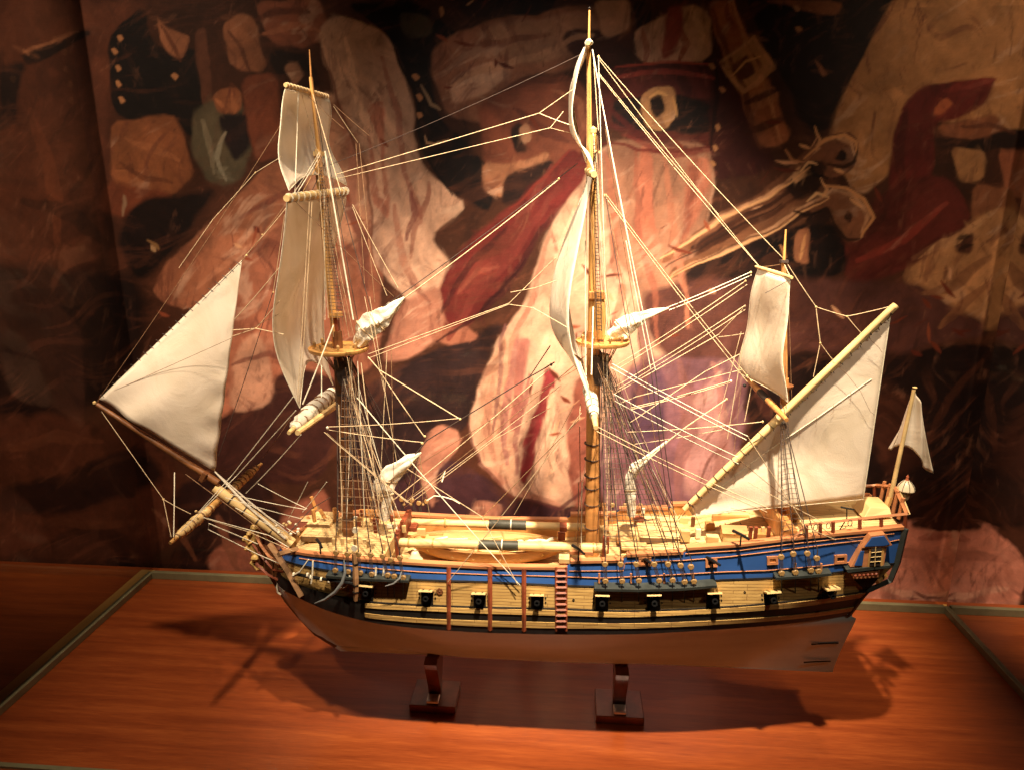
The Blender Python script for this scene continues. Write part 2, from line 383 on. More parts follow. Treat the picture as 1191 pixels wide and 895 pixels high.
for s in (-.0125, .0125):
    for z in (-.003, .004): m.lathe([(.0011, -.001), (.0012, .001), (.0004, .0016)], 8, Matrix.Translation((s, 0, z)), axis='y')
BOLT_ME = shared('port_bolts', m, 'iron')
for (px, py) in [(497, 692), (558, 695), (625, 697), (700, 698), (760, 698), (829, 695), (896, 693), (963, 687), (428, 686)]:
    M = locate(px, py); g = put('gun_port', PORT_ME, SHIP, M)
    for nm, me in (('lid', LID_ME), ('lid_hinge', HINGE_ME), ('cannon', GUN_ME), ('bolt', BOLT_ME)): put(nm, me, g, M)
# fender strips and the side ladder
for (px, y0, y1) in ((522, 659, 731), (570, 660, 732), (609.5, 661, 733)):
    P = [locate(px, lerp(y0, y1, i/10), .003).translation for i in range(11)]; m = MB(); m.tube(P, .0034, 4); part('fender', m, 'red_wood', SHIP, False)
rails = [[locate(px, lerp(659, 733, i/10), .0035).translation for i in range(11)] for px in (647, 658.5)]
m = MB()
for P in rails: m.tube(P, .0019, 4)
LAD = part('side_ladder', m, 'red_wood', SHIP, False)
for k in range(11):
    t = (k+.6)/11.3; a, b = [locate(px, lerp(659, 733, t), .004).translation for px in (646.5, 659)]
    m = MB(); m.tube([a, b], .0021, 4); part('rung', m, 'red_wood', LAD, False)
# carved rosettes, scuppers
def blob(name, px, py, r, mat, n=7):
    M = locate(px, py); m = MB()
    for k in range(n):
        a = k*2*math.pi/n; m.lathe([(.0002, 0), (r*.35, .0006), (r*.3, .0016), (.0002, .002)], 8, Matrix.Translation((math.cos(a)*r*.6, 0, math.sin(a)*r*.6)), axis='y')
    m.lathe([(.0002, 0), (r*.4, .001), (.0002, .0028)], 8, axis='y'); return part(name, m, mat, SHIP, True, M)
blob('rosette', 511.5, 687, .006, 'brown_wood')
for (px, py) in ((667, 697), (866, 688)):
    M = locate(px, py); m = MB(); m.lathe([(.0016, -.001), (.0019, .0008), (.0012, .001), (.0010, -.001)], 10, axis='y'); part('scupper', m, 'black_wood', HULL, True, M)
# framed small ports in the blue band with swivel guns
def frame_port(px, py, w, h, dark='black_wood'):
    M = locate(px, py); m = MB(); t = .0018
    for a, b in (((-w, -.001, h-t), (w, .003, h+t)), ((-w, -.001, -h-t), (w, .003, -h+t)), ((-w-t, -.001, -h-t), (-w+t, .0032, h+t)), ((w-t, -.001, -h-t), (w+t, .0032, h+t))): m.box(a, b)
    f = part('oar_port', m, 'rail_wood', SHIP, False, M)
    m = MB(); m.box((-w, -.001, -h), (w, .0008, h)); part('pane', m, dark, f, False, M); return f
frame_port(750, 652, .0075, .0048); frame_port(827, 653.5, .0068, .0045); frame_port(898, 650.5, .0062, .0045, 'pale_wood'); frame_port(977, 649, .0072, .005, 'glass_dark')
def swivel(px, py, h=.017, dy=0, far=0):
    p = at(px, py, Y0-.088+dy); m = MB()
    m.tube([p-Vector((0, 0, h)), p], .0012, 6); m.tube([p+Vector((-.009, .012, .001)), p+Vector((0, 0, .0015)), p+Vector((.008, -.013, .001))], [.0026, .0022, .0018], 8)
    return part('swivel_gun', m, 'iron', SHIP)
for q in ((673, 639), (753, 652), (829, 652), (862, 622), (372, 632)): swivel(*q)
# channels, deadeyes, chain plates
DE = MB(); DE.lathe([(.0004, -.0022), (.0036, -.0022), (.0046, -.0010), (.0040, 0), (.0046, .0010), (.0036, .0022), (.0004, .0022)], 14, axis='y'); DEAD_ME = shared('deadeye', DE, 'deadeye_wood')
m = MB()
for a in (0, 2.1, 4.2): m.lathe([(.0008, -.0026), (.0008, .0026)], 6, Matrix.Translation((.0019*math.sin(a), 0, .0019*math.cos(a))), axis='y')
HOLE_ME = shared('deadeye_hole', m, 'black_wood')
def deadeye(P, parent, s=1.0):
    M = Matrix.Translation(P) @ Matrix.Rotation(random.uniform(-.3, .3), 4, 'Y') @ Matrix.Scale(s, 4); d = put('deadeye', DEAD_ME, parent, M); return d
SHROUD_ENDS = {}
def channel(pts, uppers, lowers, top, mast, wid=.018):
    A = [locate(*p).translation for p in pts]
    m = MB(); n = len(A)
    for i in range(n-1):
        p, q = A[i], A[i+1]
        m.add([p+Vector((0, .004, 0)), q+Vector((0, .004, 0)), q+Vector((0, -wid, 0)), p+Vector((0, -wid, 0)), p+Vector((0, .004, -.004)), q+Vector((0, .004, -.004)), q+Vector((0, -wid, -.004)), p+Vector((0, -wid, -.004))],
              [(0, 1, 2, 3), (7, 6, 5, 4), (3, 2, 6, 7), (0, 3, 7, 4), (1, 5, 6, 2)])
    ch = part('channel', m, 'channel_green', SHIP, False)
    ye = A[0].y-wid
    for (u, l) in zip(uppers, lowers):
        y = lerp(A[0].y, A[-1].y, (l[0]-pts[0][0])/(pts[-1][0]-pts[0][0]))-wid+.003
        lo = at(*l, y); up = at(*u, y+.002)
        for s in (-1, 1):                  # the far side carries the same fitting
            f = lambda P: Vector((P.x, P.y if s < 0 else 2*Y0-P.y, P.z))
            sh = MB(); e = f(up); tp = Vector((top.x, top.y+s*.010, top.z))
            sh.tube([e+Vector((0, 0, .004)), e+Vector((0, 0, .012)), tp], [.0013, .0008, .0007], 5); so = part('shroud', sh, 'dark_rope', SHIP)
            for q in (up, lo): deadeye(f(q), so)
            lan = MB()
            for k in (-.0018, 0, .0018): lan.tube([f(up)+Vector((k, -.001, -.001)), f(lo)+Vector((k*1.1, -.001, .001))], .0006, 4)
            part('lanyard', lan, 'dark_rope', so, False)
            if s < 0: SHROUD_ENDS.setdefault(mast.name, []).append((e+Vector((0, 0, .012)), tp))
        hk = MB(); hk.tube([lo+Vector((0, -.002, -.002)), lo+Vector((0, -.003, -.010)), locate(l[0], l[1]+24).translation], .0008, 4); part('chain_plate', hk, 'iron', ch, False)
    return ch
# ------------------------------------------------------------------ masts
def bands(pts, r, mat, parent, name='mast_band', k=6, w=.0016):
    a, b = Vector(pts[0]), Vector(pts[-1])
    for i in range(k):
        t = (i+.7)/(k+.4); p = lerp(a, b, t); d = (b-a).normalized()*w; m = MB(); m.tube([p-d, p+d], r(t) if callable(r) else r, 10); part(name, m, mat, parent)
def spar(name, a, b, ra, rb, mat, parent, n=10, mid=None):
    m = MB(); K = 12; P = [lerp(a, b, i/K) for i in range(K+1)]
    R = [lerp(ra, rb, i/K) if mid is None else (ra+(mid-ra)*(1-abs(2*i/K-1)**1.8) if i*2 <= K else rb+(mid-rb)*(1-abs(2*i/K-1)**1.8)) for i in range(K+1)]
    m.tube(P, R, n); return part(name, m, mat, parent)
def top_platform(P, r, parent, h=.004):
    m = MB(); m.lathe([(r*.55, -h), (r*.96, -h), (r, -h*.4), (r, h*.5), (r*.95, h*.6), (r*.94, 0), (r*.3, 0)], 28, Matrix.Translation(P)); t = part('top_platform', m, 'spar_wood', parent)
    for k in range(8):
        a = 2*math.pi*k/8+.3; q = P+Vector((math.cos(a)*r*.78, math.sin(a)*r*.78, .004)); m = MB(); m.lathe([(.0012, -.002), (.0022, .002), (.0026, .006), (.0008, .008)], 8, Matrix.Translation(q)); part('block', m, 'deadeye_wood', parent)
    for k in range(9):
        a = 2*math.pi*k/9; q = P+Vector((math.cos(a)*r*.6, math.sin(a)*r*.6, -h)); m = MB(); m.tube([q, P+Vector((0, 0, -.034))*1+Vector((math.cos(a)*.009, math.sin(a)*.009, 0))], .0009, 4); part('futtock_shroud', m, 'brown_rope', parent, False)
    return t
def dx(P): return Vector((P[0], P[1], P[2]))
FORE = spar('foremast', c(407, 648), c(392, 385), .0098, .0075, 'brown_wood', SHIP)
FT = c(394, 405)
top_platform(FT, .046, FORE)
bands([c(407, 640), c(396, 440)], lambda t: .0102-.0018*t, 'dark_rope', FORE, k=8)
m = MB(); m.box((-.007, -.009, -.004), (.009, .009, .004), Matrix.Translation(c(390, 366))); part('mast_cap', m, 'spar_wood', FORE, False, bevel=.001)
m = MB(); m.box((-.006, -.005, 0), (.003, .005, .042), Matrix.Translation(c(392.5, 398))); part('mast_head', m, 'red_wood', FORE, False)
spar('topmast', c(391, 402), c(368, 178), .0058, .0042, 'spar_wood', FORE)
m = MB(); m.box((-.005, -.007, -.003), (.007, .007, .003), Matrix.Translation(c(370, 179))); part('mast_cap', m, 'pale_wood', FORE, False)
m = MB(); m.lathe([(.0002, -.004), (.004, -.002), (.0042, .002), (.0002, .004)], 10, Matrix.Translation(c(369.5, 176))); part('truck', m, 'pale_wood', FORE)
m = MB(); m.tube([c(374, 207, -.03), c(376, 210, .03)], .0016, 6); m.tube([c(370, 210, -.03), c(372, 213, .03)], .0016, 6); part('crosstree', m, 'pale_wood', FORE)
spar('topgallant_mast', c(375, 214), c(361.5, 90), .0036, .0026, 'spar_wood', FORE)
spar('pole_tip', c(362, 92), c(360, 58), .0016, .0008, 'honey_wood', FORE)
MAIN = spar('main_mast', c(688.5, 652), c(690, 385), .0118, .0092, 'honey_wood', SHIP, 14)
MT = c(701, 397)
top_platform(MT, .040, MAIN)
for y in (515, 533, 552, 566, 585, 612): 
    p = c(688.3, y); m = MB(); m.tube([p-Vector((0, 0, .0006)), p+Vector((0, 0, .0006))], .0121, 18); part('mast_band', m, 'dark_rope', MAIN)
m = MB(); m.box((-.012, -.010, -.006), (.012, .010, .006), Matrix.Translation(c(694, 343))); part('mast_cap', m, 'honey_wood', MAIN, False, bevel=.0015)
m = MB(); m.box((-.009, -.008, 0), (.009, .008, .058), Matrix.Translation(c(696, 394))); part('mast_head', m, 'spar_wood', MAIN, False, bevel=.001)
spar('topmast', c(688, 398), c(690, 152), .0060, .0045, 'spar_wood', MAIN)
m = MB(); m.lathe([(.0002, -.006), (.0052, -.003), (.0056, .002), (.0002, .006)], 10, Matrix.Translation(c(690, 152))); part('truck', m, 'pale_wood', MAIN)
m = MB(); m.tube([c(692, 176, -.04), c(693, 176, .04)], .0018, 6); m.tube([c(697, 177, -.04), c(698, 177, .04)], .0018, 6); part('crosstree', m, 'pale_wood', MAIN)
spar('topgallant_mast', c(686, 205), c(684.5, 52), .0040, .0030, 'spar_wood', MAIN)
spar('pole_tip', c(685, 52), c(685.5, 12), .0018, .0012, 'spar_wood', MAIN)
m = MB(); m.lathe([(.0002, -.001), (.0022, 0), (.0002, .002)], 8, Matrix.Translation(c(685.5, 10))); part('truck', m, 'black_wood', MAIN)
MIZ = spar('mizzen_mast', c(917, 645), c(912, 440), .0078, .0066, 'honey_wood', SHIP, 12)
ZT = c(905, 462)
m = MB(); m.lathe([(.006, -.003), (.016, -.003), (.017, .001), (.006, .001)], 18, Matrix.Translation(c(909, 448))); part('top_platform', m, 'brown_wood', MIZ)
spar('topmast', c(913, 470), c(911.5, 305), .0046, .0034, 'honey_wood', MIZ)
spar('pole_tip', c(911.5, 308), c(914, 267), .0022, .0012, 'spar_wood', MIZ)
m = MB(); m.box((-.004, -.005, -.002), (.006, .005, .002), Matrix.Translation(c(911, 304))); part('mast_cap', m, 'dark_rope', MIZ, False)
# lower mast gangs are dark where the shrouds gather under the tops
for P, q, mast in ((c(399, 418), c(401, 446), FORE), (c(697, 412), c(695, 446), MAIN)):
    m = MB(); m.tube([P, lerp(P, q, .6), q], [.015, .0135, .0105], 12); part('shroud_collar', m, 'dark_rope', mast)
# bowsprit
BOW = spar('bowsprit', c(340, 632), c(250, 566.5), .0100, .0082, 'pale_wood', SHIP, 14)
bands([c(328, 624), c(258, 572)], lambda t: .0103-.0012*t, 'dark_rope', BOW, k=4, w=.0012)
JB = spar('jibboom', c(254, 561), c(113, 470), .0062, .0036, 'jib_wood', BOW)
m = MB(); m.box((-.004, -.008, -.009), (.004, .008, .009), Matrix.Translation(c(238, 553)) @ Matrix.Rotation(math.radians(34), 4, 'Y')); part('bowsprit_cap', m, 'brown_wood', BOW, False, bevel=.001)
spar('staff', c(113, 470), c(117, 459), .0011, .0007, 'brown_wood', BOW)
m = MB(); m.lathe([(.0002, -.003), (.0028, -.0015), (.0028, .0015), (.0002, .003)], 8, Matrix.Translation(c(110, 468))); part('block', m, 'pale_wood', BOW)
# ------------------------------------------------------------------ yards
def yard_ends(pc, w, dz=0, dxn=0):         # transverse spar through a centre point on the centre line
    P = c(*pc); return P+Vector((dxn, -w, dz)), P+Vector((-dxn, w, -dz))
def lashings(parent, a, b, r, k, mat='rope', name='lashing', tt=(0.04, .96)):
    d = (b-a).normalized()*.0011
    for i in range(k):
        m = MB(); p = lerp(a, b, lerp(tt[0], tt[1], i/(k-1))); m.tube([p-d, p+d], r(i/(k-1)) if callable(r) else r, 9); part(name, m, mat, parent)
def furled(parent, a, b, r, seed, mat='sailcloth', lump=.18):
    rr = random.Random(seed); m = MB(); K = 36; P = []; R = []
    for i in range(K+1):
        t = i/K; P.append(lerp(a, b, lerp(.06, .94, t))+Vector((rr.uniform(-1, 1), 0, rr.uniform(-1, 1)))*r*.12); R.append(max(.0012, r*(.35+.65*math.sin(math.pi*t)**.5)*(1+lump*rr.uniform(-1, 1))))
    m.tube(P, R, 10); f = part('furled_sail', m, mat, parent)
    lashings(parent, a, b, lambda t: r*(.40+.65*math.sin(math.pi*lerp(.05, .95, t))**.5)*1.04, 9, 'brown_rope', 'gasket', (.1, .9)); return f
a, b = c(198, 631, -.125), c(304, 539, .135)
SPY = spar('spritsail_yard', a, b, .0028, .0028, 'spar_wood', SHIP, mid=.0062); furled(SPY, lerp(a, b, .02), lerp(a, b, .47), .0078, 3, 'pale_wood'); furled(SPY, lerp(a, b, .53), lerp(a, b, .98), .0078, 4, 'pale_wood')
a, b = c(336, 503, -.10), c(392, 452, .12)
FY = spar('fore_yard', a, b, .003, .003, 'pale_wood', SHIP, mid=.0065); furled(FY, lerp(a, b, .03), b, .0135, 5, 'bright_cloth', .1)
a2, b2 = c(346, 503, -.10), c(392, 470, .06); m = MB(); m.tube([a2, b2], [.004, .0055], 8); part('studding_boom', m, 'pale_wood', FY)
FTY0, FTY1 = c(333, 231, -.12), c(404, 222, .09)
TY = spar('topsail_yard', FTY0, FTY1, .0045, .0032, 'pale_wood', SHIP, mid=.0062); lashings(TY, FTY0, FTY1, .0066, 12, 'white_rope')
FGY0, FGY1 = c(332, 99, -.075), c(382, 113, .075)
GY = spar('topgallant_yard', FGY0, FGY1, .0028, .0022, 'pale_wood', SHIP, mid=.0036); lashings(GY, FGY0, FGY1, .0041, 14, 'rope')
a, b = c(693, 497, -.16), c(682.5, 430, .17)
MY = spar('main_yard', a, b, .003, .003, 'pale_wood', SHIP, mid=.0065); furled(MY, lerp(a, b, .08), lerp(a, b, .95), .0098, 6, 'bright_cloth', .1)
MTY0, MTY1 = c(691, 203, -.10), c(682, 198, .10)
spar('topsail_yard', MTY0, MTY1, .004, .003, 'pale_wood', SHIP, mid=.0058)
MGY0, MGY1 = c(684, 50, -.065), c(683, 58, .065)
spar('topgallant_yard', MGY0, MGY1, .0028, .0022, 'pale_wood', SHIP, mid=.0035)
CY0, CY1 = c(915, 488, -.085), c(868, 439, .09)
CJ = spar('crossjack_yard', CY0, CY1, .003, .003, 'honey_wood', SHIP, mid=.0052)
m = MB(); q0, q1 = lerp(CY0, CY1, .42), lerp(CY0, CY1, .62); m.tube([q0, q1], .0056, 10); part('leather_wrap', m, 'black_wood', CJ)
ZY0, ZY1 = c(921, 323, -.06), c(879, 310, .06)
ZY = spar('topsail_yard', ZY0, ZY1, .0022, .0018, 'pale_wood', SHIP, mid=.003)
L0, L1 = c(796, 592, -.026), c(1042, 355, -.022)
LY = spar('lateen_yard', L0, L1, .0042, .0052, 'pale_wood', SHIP, 12, mid=.0062)
spar('fished_spar', lerp(L0, L1, .46)+Vector((0, -.003, .004)), lerp(L0, L1, .985)+Vector((0, -.002, .003)), .0056, .0046, 'pale_wood', LY, 12)
bands([L0, L1], .0066, 'dark_rope', LY, 'yard_band', 22, .0004)
# ------------------------------------------------------------------ sails
def sail(name, fn, nu, nv, mat='sailcloth', parent=None, bolt=True, thick=.0007):
    P = [[Vector(fn(i/nu, j/nv)) for j in range(nv+1)] for i in range(nu+1)]
    m = MB(); m.grid(P); s = part(name, m, mat, parent or SHIP, True, solid=thick, auto=False)
    if bolt:
        e = [P[i][0] for i in range(nu+1)]+[P[nu][j] for j in range(1, nv+1)]+[P[i][nv] for i in range(nu-1, -1, -1)]+[P[0][j] for j in range(nv-1, -1, -1)]
        m = MB(); m.tube(e, .0007, 5, False); part('bolt_rope', m, 'white_rope', s)
    return s, P
def ripple(u, v, k): return math.sin(u*k*6.3+v*4)*.0012+math.sin(u*k*2.7-v*9+1.3)*.0016+math.sin(v*k*5.1+u*3)*.0009
# jib
ja, jb, jc = c(281.5, 303), c(116, 464), c(250, 548)
def jib(u, v):                             # v: luff to leech, u: tack edge to head
    lu = lerp(jb, ja, u); le = lerp(jc, ja, u)
    p = lerp(lu, le, v); w = (1-u)*math.sin(math.pi*v); p = p+Vector((0, -.022*w*math.sin(math.pi*min(1, u+.25)), -.010*w*(1-u)**3*-1))
    crease = .004*math.sin(v*14-u*10)*(1-u)**4*math.exp(-((v-.25)/.3)**2)+.003*math.sin(u*40)*math.exp(-((v-.95)/.08)**2)*(1-u)
    return p+Vector((0, crease, 0))
JIB, P = sail('jib', jib, 40, 26)
for k in range(22):
    p = lerp(jb, ja, (k+.5)/22); m = MB(); m.tube([p+Vector((.003, -.001, -.001)), p+Vector((-.004, 0, .003))], .0006, 4); part('hank', m, 'dark_rope', JIB, False)
m = MB(); m.tube([jc, c(285, 585, -.004), c(332, 626, -.01)], [.0012, .0024, .002], 8); m.tube([jc, c(290, 583, .01), c(338, 622, .02)], [.0008, .0016, .0014], 7); part('clew_rope', m, 'bright_cloth', JIB)
def square(h0, h1, f0, f1, lee, belly, roach, k, fwd=Vector((-1, 0, 0)), gather=0.0, vpow=1.0):
    def fn(u, v):                          # u across (0 near), v down
        head = lerp(h0, h1, u); foot = lerp(f0, f1, u); p = lerp(head, foot, v); s = 2*u-1
        g = math.sin(math.pi*min(1, v**vpow)); p = p+fwd*(lee*g+belly*(1-s*s)*math.sin(math.pi*min(1, v**vpow*.86)))
        p = p+Vector((0, 0, roach*(1-s*s)*v**3)); return p+fwd*(ripple(u, v, k)*(1.5-gather))+Vector((0, ripple(v, u, k)*.4, 0))
    return fn
F_CL0, F_CL1 = c(346, 474, -.085), c(388, 448, .10)
sail('topsail', square(FTY0+Vector((0, .006, -.004)), FTY1+Vector((0, -.006, -.004)), F_CL0, F_CL1, .028, .012, .055, 1.3, vpow=1.35), 26, 34)
sail('topgallant_sail', square(FGY0+Vector((0, .004, -.004)), FGY1+Vector((0, -.004, -.004)), FTY0+Vector((.002, 0, .010)), FTY1+Vector((0, 0, .008)), .010, .012, .018, 1.7), 24, 26)
M_CL0, M_CL1 = c(688, 474, -.12), c(683, 440, .13)
sail('topsail', square(MTY0+Vector((0, .02, -.004)), MTY1+Vector((0, -.02, -.004)), M_CL0, M_CL1, .030, .030, .05, 1.5, vpow=1.25), 26, 34)
sail('topgallant_sail', square(MGY0+Vector((0, .004, -.003)), MGY1+Vector((0, -.004, -.003)), MTY0+Vector((-.004, .04, .008)), MTY1+Vector((0, -.04, .008)), .020, .010, .025, 1.2), 20, 24)
Z_CL0, Z_CL1 = c(912, 467, -.075), c(861, 433, .085)
sail('topsail', square(ZY0+Vector((.002, .004, -.003)), ZY1+Vector((0, -.004, -.003)), Z_CL0, Z_CL1, .002, .004, .003, .8), 22, 26)
# lateen
la, lb, lc, ld = c(1036, 364, -.020), c(800, 590, -.022), c(1004, 580, -.022), c(806, 599, -.022)
def lateen(u, v):                          # u along the yard, v yard to foot
    top = lerp(lb, la, u); q = lerp(ld, lc, min(1, u*1.0)); bot = lerp(q, lerp(lc, la, 0), 0) if u < 1 else lc
    p = lerp(top, bot, v); w = math.sin(math.pi*u)**.7*math.sin(math.pi*v)
    return p+Vector((0, .007*w, 0))+Vector((0, .0035*math.sin(u*9-v*7)*w, 0))
LAT, P = sail('lateen_sail', lateen, 40, 24, parent=SHIP)
for k in range(24):
    p = lerp(lb, la, (k+.4)/24); m = MB(); m.tube([p+Vector((.004, -.002, -.004)), p+Vector((-.002, -.008, .006))], .0006, 4); part('yard_lacing', m, 'dark_rope', LAT, False)
for (v, n) in ((.30, 8),):
    for k in range(n):
        q = Vector(lateen(.25+.68*k/n, v)); m = MB(); m.tube([q+Vector((0, -.002, .004)), q+Vector((.0015, -.003, -.005)), q+Vector((random.uniform(-.003, .004), -.003, -.013))], .0002, 4); part('reef_point', m, 'brown_rope', LAT, False)
m = MB(); m.tube([Vector(lateen(i/20, .30))+Vector((0, -.0012, 0)) for i in range(3, 20)], .0006, 4); part('reef_band', m, 'white_rope', LAT, False)
def drift(name, pts, r=.00026, mat='brown_rope', parent=None): 
    m = MB(); m.tube([c(x, y, -.03) for x, y in pts], r, 4); return part(name, m, mat, parent or LAT, False)
drift('loose_line', [(968,420),(985,435),(1001,455),(1012,478),(1017,482)]); 0 and drift('loose_line', [(946,502),(975,520),(990,537),(1006,547)]); drift('loose_line', [(1011,394),(1022,404),(1026,410)])
# bunched staysails hanging on their stays
def bunch(name, pts, rad, seed, mat='bright_cloth'):
    rr = random.Random(seed); m = MB(); P = [Vector(p) for p in pts]; K = 44; ring = []; n = 28
    for i in range(K+1):
        t = i/K*(len(P)-1); k = min(int(t), len(P)-2); p = lerp(P[k], P[k+1], t-k); r = lerp(rad[k], rad[k+1], t-k)
        d = (P[k+1]-P[k]).normalized(); s = d.cross(Vector((0, 1, 0))).normalized()
        ring.append([p+(s*math.cos(a)+Vector((0, 1, 0))*.7*math.sin(a))*r*(1+.15*math.sin(a*5+i*.16)+.12*math.sin(a*3-i*.33+1)+.07*math.sin(a*2+i*.7)+.05*math.sin(a*9+i*.5)) for a in [2*math.pi*j/n for j in range(n)]])
    o = len(m.v); m.v += [q for g in ring for q in g]
    m.f += [(o+i*n+j, o+i*n+(j+1) % n, o+(i+1)*n+(j+1) % n, o+(i+1)*n+j) for i in range(K) for j in range(n)]
    m.f += [tuple(o+j for j in range(n)), tuple(o+K*n+j for j in range(n))]
    s = part(name, m, mat, SHIP)
    for t in (.3, .55):
        i = int(t*K); g = ring[i]; mm = MB(); mm.tube([q+(q-sum(g, Vector())/n)*.06 for q in g]+[g[0]], .0008, 5); part('gasket', mm, 'rope', s)
    return s
bunch('staysail', [c(416,402), c(424,386), c(436,374), c(450,364), c(470,346)], [.007, .015, .017, .011, .0015], 1)
bunch('staysail', [c(709,392), c(722,384), c(735,374), c(750,367), c(778,358)], [.006, .014, .012, .007, .001], 2)
bunch('staysail', [c(447,604), c(450,580), c(447,566), c(452,552), c(474,536), c(490,526)], [.006, .009, .016, .014, .009, .001], 9)
bunch('staysail', [c(735,600), c(733,580), c(733,556), c(738,544), c(758,528), c(776,513)], [.005, .008, .007, .008, .0035, .002], 11)
# flag on its staff
FS = spar('flagstaff', c(1034,586), c(1063,453), .0034, .0026, 'pale_wood', SHIP)
m = MB(); m.lathe([(.0002, -.001), (.0032, 0), (.0032, .0012), (.0002, .002)], 10, Matrix.Translation(c(1064, 451))); part('truck', m, 'pale_wood', FS)
fa, fb = c(1064, 455), c(1051, 519)
def flag(u, v):
    p = lerp(fa, fb, v); tip = lerp(c(1070, 470), c(1085, 548), v); q = lerp(p, tip, u); return q+Vector((0, .010*math.sin(u*7.5+v*1.6)*min(1, u*2)*(.4+.6*v)-.006*u, .006*math.sin(u*6.0)*v))
FL, P = sail('flag', flag, 26, 20, 'sailcloth', parent=FS, bolt=False)
def flag2(u, v):
    p = lerp(c(1062, 462, .004), fb+Vector((0, .004, .002)), v); tip = lerp(c(1056, 478, .02), c(1031, 520, .03), v**.8); q = lerp(p, tip, u); return q+Vector((0, .006*math.sin(u*5), -.02*u*v*(1-u)))
sail('flag_fold', flag2, 18, 16, 'sailcloth', parent=FS, bolt=False)
# ------------------------------------------------------------------ channels and lower shrouds
channel([(383,662),(410,664.5),(440,666),(478,667.5)], [(391,642),(404,643.5),(417,644),(431,644.5),(445,646),(454.5,650),(465,648)], [(390,662.5),(405,664),(419,665.5),(432.5,667),(451,668),(458.5,669.5),(469,671)], c(402, 412), FORE, .017)
channel([(691,676),(740,677),(790,675.5),(831,672)], [(703.7,655.5),(721.8,655.5),(740,655.5),(760.8,655.5),(777,655.5),(791.5,657),(803.6,658.5)], [(704.2,675),(723.5,675),(743,674.5),(766.7,674.5),(782.3,674),(796.2,676),(807,675.5)], c(698, 408), MAIN, .019)
channel([(899,664.5),(930,662.5),(963,659.5)], [(908.5,647),(922.6,643.5),(939,643),(950,648.5)], [(909,666),(925,665),(943,662.5),(952,663.4)], c(906, 468), MIZ, .016)
def ratlines(mast, n, parent, mat='dark_rope', t0=.05, t1=.93, keep=None):
    g = SHROUD_ENDS[mast.name][:keep]; m = MB()
    for k in range(n):
        t = lerp(t0, t1, k/(n-1)); P = [lerp(a, b, t) for a, b in g]
        m.tube(P, .00042, 4)
    part('ratline_net', m, mat, parent, False)
ratlines(FORE, 22, FORE, 'brown_rope'); ratlines(MAIN, 36, MAIN); ratlines(MIZ, 26, MIZ, keep=3)
# wooden toggles between the deadeyes
for px in (697, 734, 772.5, 806, 437, 446, 925, 955):
    M = locate(px, 672 if px > 600 else 665, .006); 
    if px > 900: M = locate(px, 660, .006)
    m = MB(); m.tube([(0, 0, -.007), (0, .001, .008)], .0016, 7); part('belaying_pin', m, 'rail_wood' if px > 500 else 'white_rope', HULL, True, M)
# ------------------------------------------------------------------ running and standing rigging
def rope(name, pts, parent, r=.0008, mat='rope', sag=0.0, dy=None):
    Q = []
    for p in pts: Q.append(p.copy() if isinstance(p, Vector) else c(p[0], p[1], p[2] if len(p) > 2 else 0.0))
    if len(Q) == 2 and (Q[1]-Q[0]).length > .03:
        sag = sag or (Q[1]-Q[0]).length*.010
        a, b = Q; Q = [lerp(a, b, t/8)-Vector((0, 0, sag*4*(t/8)*(1-t/8))) for t in range(9)]
    m = MB(); m.tube(Q, r*.72, 5); return part(name, m, mat, parent)
def pair(name, a, b, parent, gap=(0, 5), r=.0008, mat='rope'):
    for s in (0, 1): rope(name, [(a[0]+gap[0]*s, a[1]+gap[1]*s, a[2]+.004*s if len(a) > 2 else .004*s), (b[0]+gap[0]*s, b[1]+gap[1]*s, b[2]+.004*s if len(b) > 2 else .004*s)], parent, r, mat)
def knot(P, parent, r=.0018, mat='pale_wood'):
    P = P if isinstance(P, Vector) else c(*P); m = MB(); m.lathe([(.0002, -r), (r*.9, -r*.4), (r*.9, r*.4), (.0002, r)], 8, Matrix.Translation(P)); return part('block', m, mat, parent)
# stays between the masts (centre line)
rope('stay', [(384,192),(683,60)], MAIN, .0006, 'dark_rope')
rope('bowline', [(392,203,-.02),(627,132,-.03),(667,104,-.05)], MAIN); rope('bowline', [(627,132,-.03),(667,147,-.05)], MAIN, .0009)
rope('bowline', [(393,208,.02),(640,149,.03),(655,130,.05)], MAIN, .0007); rope('bowline', [(640,149,.03),(665,155,.05)], MAIN, .0006)
rope('stay', [(424,372),(672,190)], MAIN, .0009, 'dark_rope'); rope('stay', [(470,347),(650,209)], MAIN, .0011, 'rope'); knot((650, 208), MAIN); knot((444, 358), FORE); knot((436, 363), FORE)
rope('bowline', [(428,412,-.04),(592,353,-.08),(646,300,-.11)], MAIN, .0008); rope('bowline', [(594,340,-.08),(622,335,-.1),(648,326,-.11)], MAIN, .0006)
rope('bowline', [(428,417,-.02),(592,354,-.05),(620,358,-.1),(660,381,-.12)], MAIN, .0007)
rope('stay', [(452,566),(496,512),(616,438),(640,402)], MAIN, .0013, 'dark_rope'); rope('stay', [(616,438),(645,421)], MAIN, .0016, 'dark_rope'); knot((641, 424), MAIN, .0026, 'dark_rope')
rope('stay', [(446,590),(640,428)], MAIN, .0011); rope('stay', [(474,580),(690,406)], MAIN, .0008, 'brown_rope'); rope('stay', [(474,582,-.02),(652,448,-.03)], MAIN, .0008)
rope('brace', [(450,563,-.05),(600,470,-.08),(672,428,-.12)], MAIN, .0006, 'brown_rope')
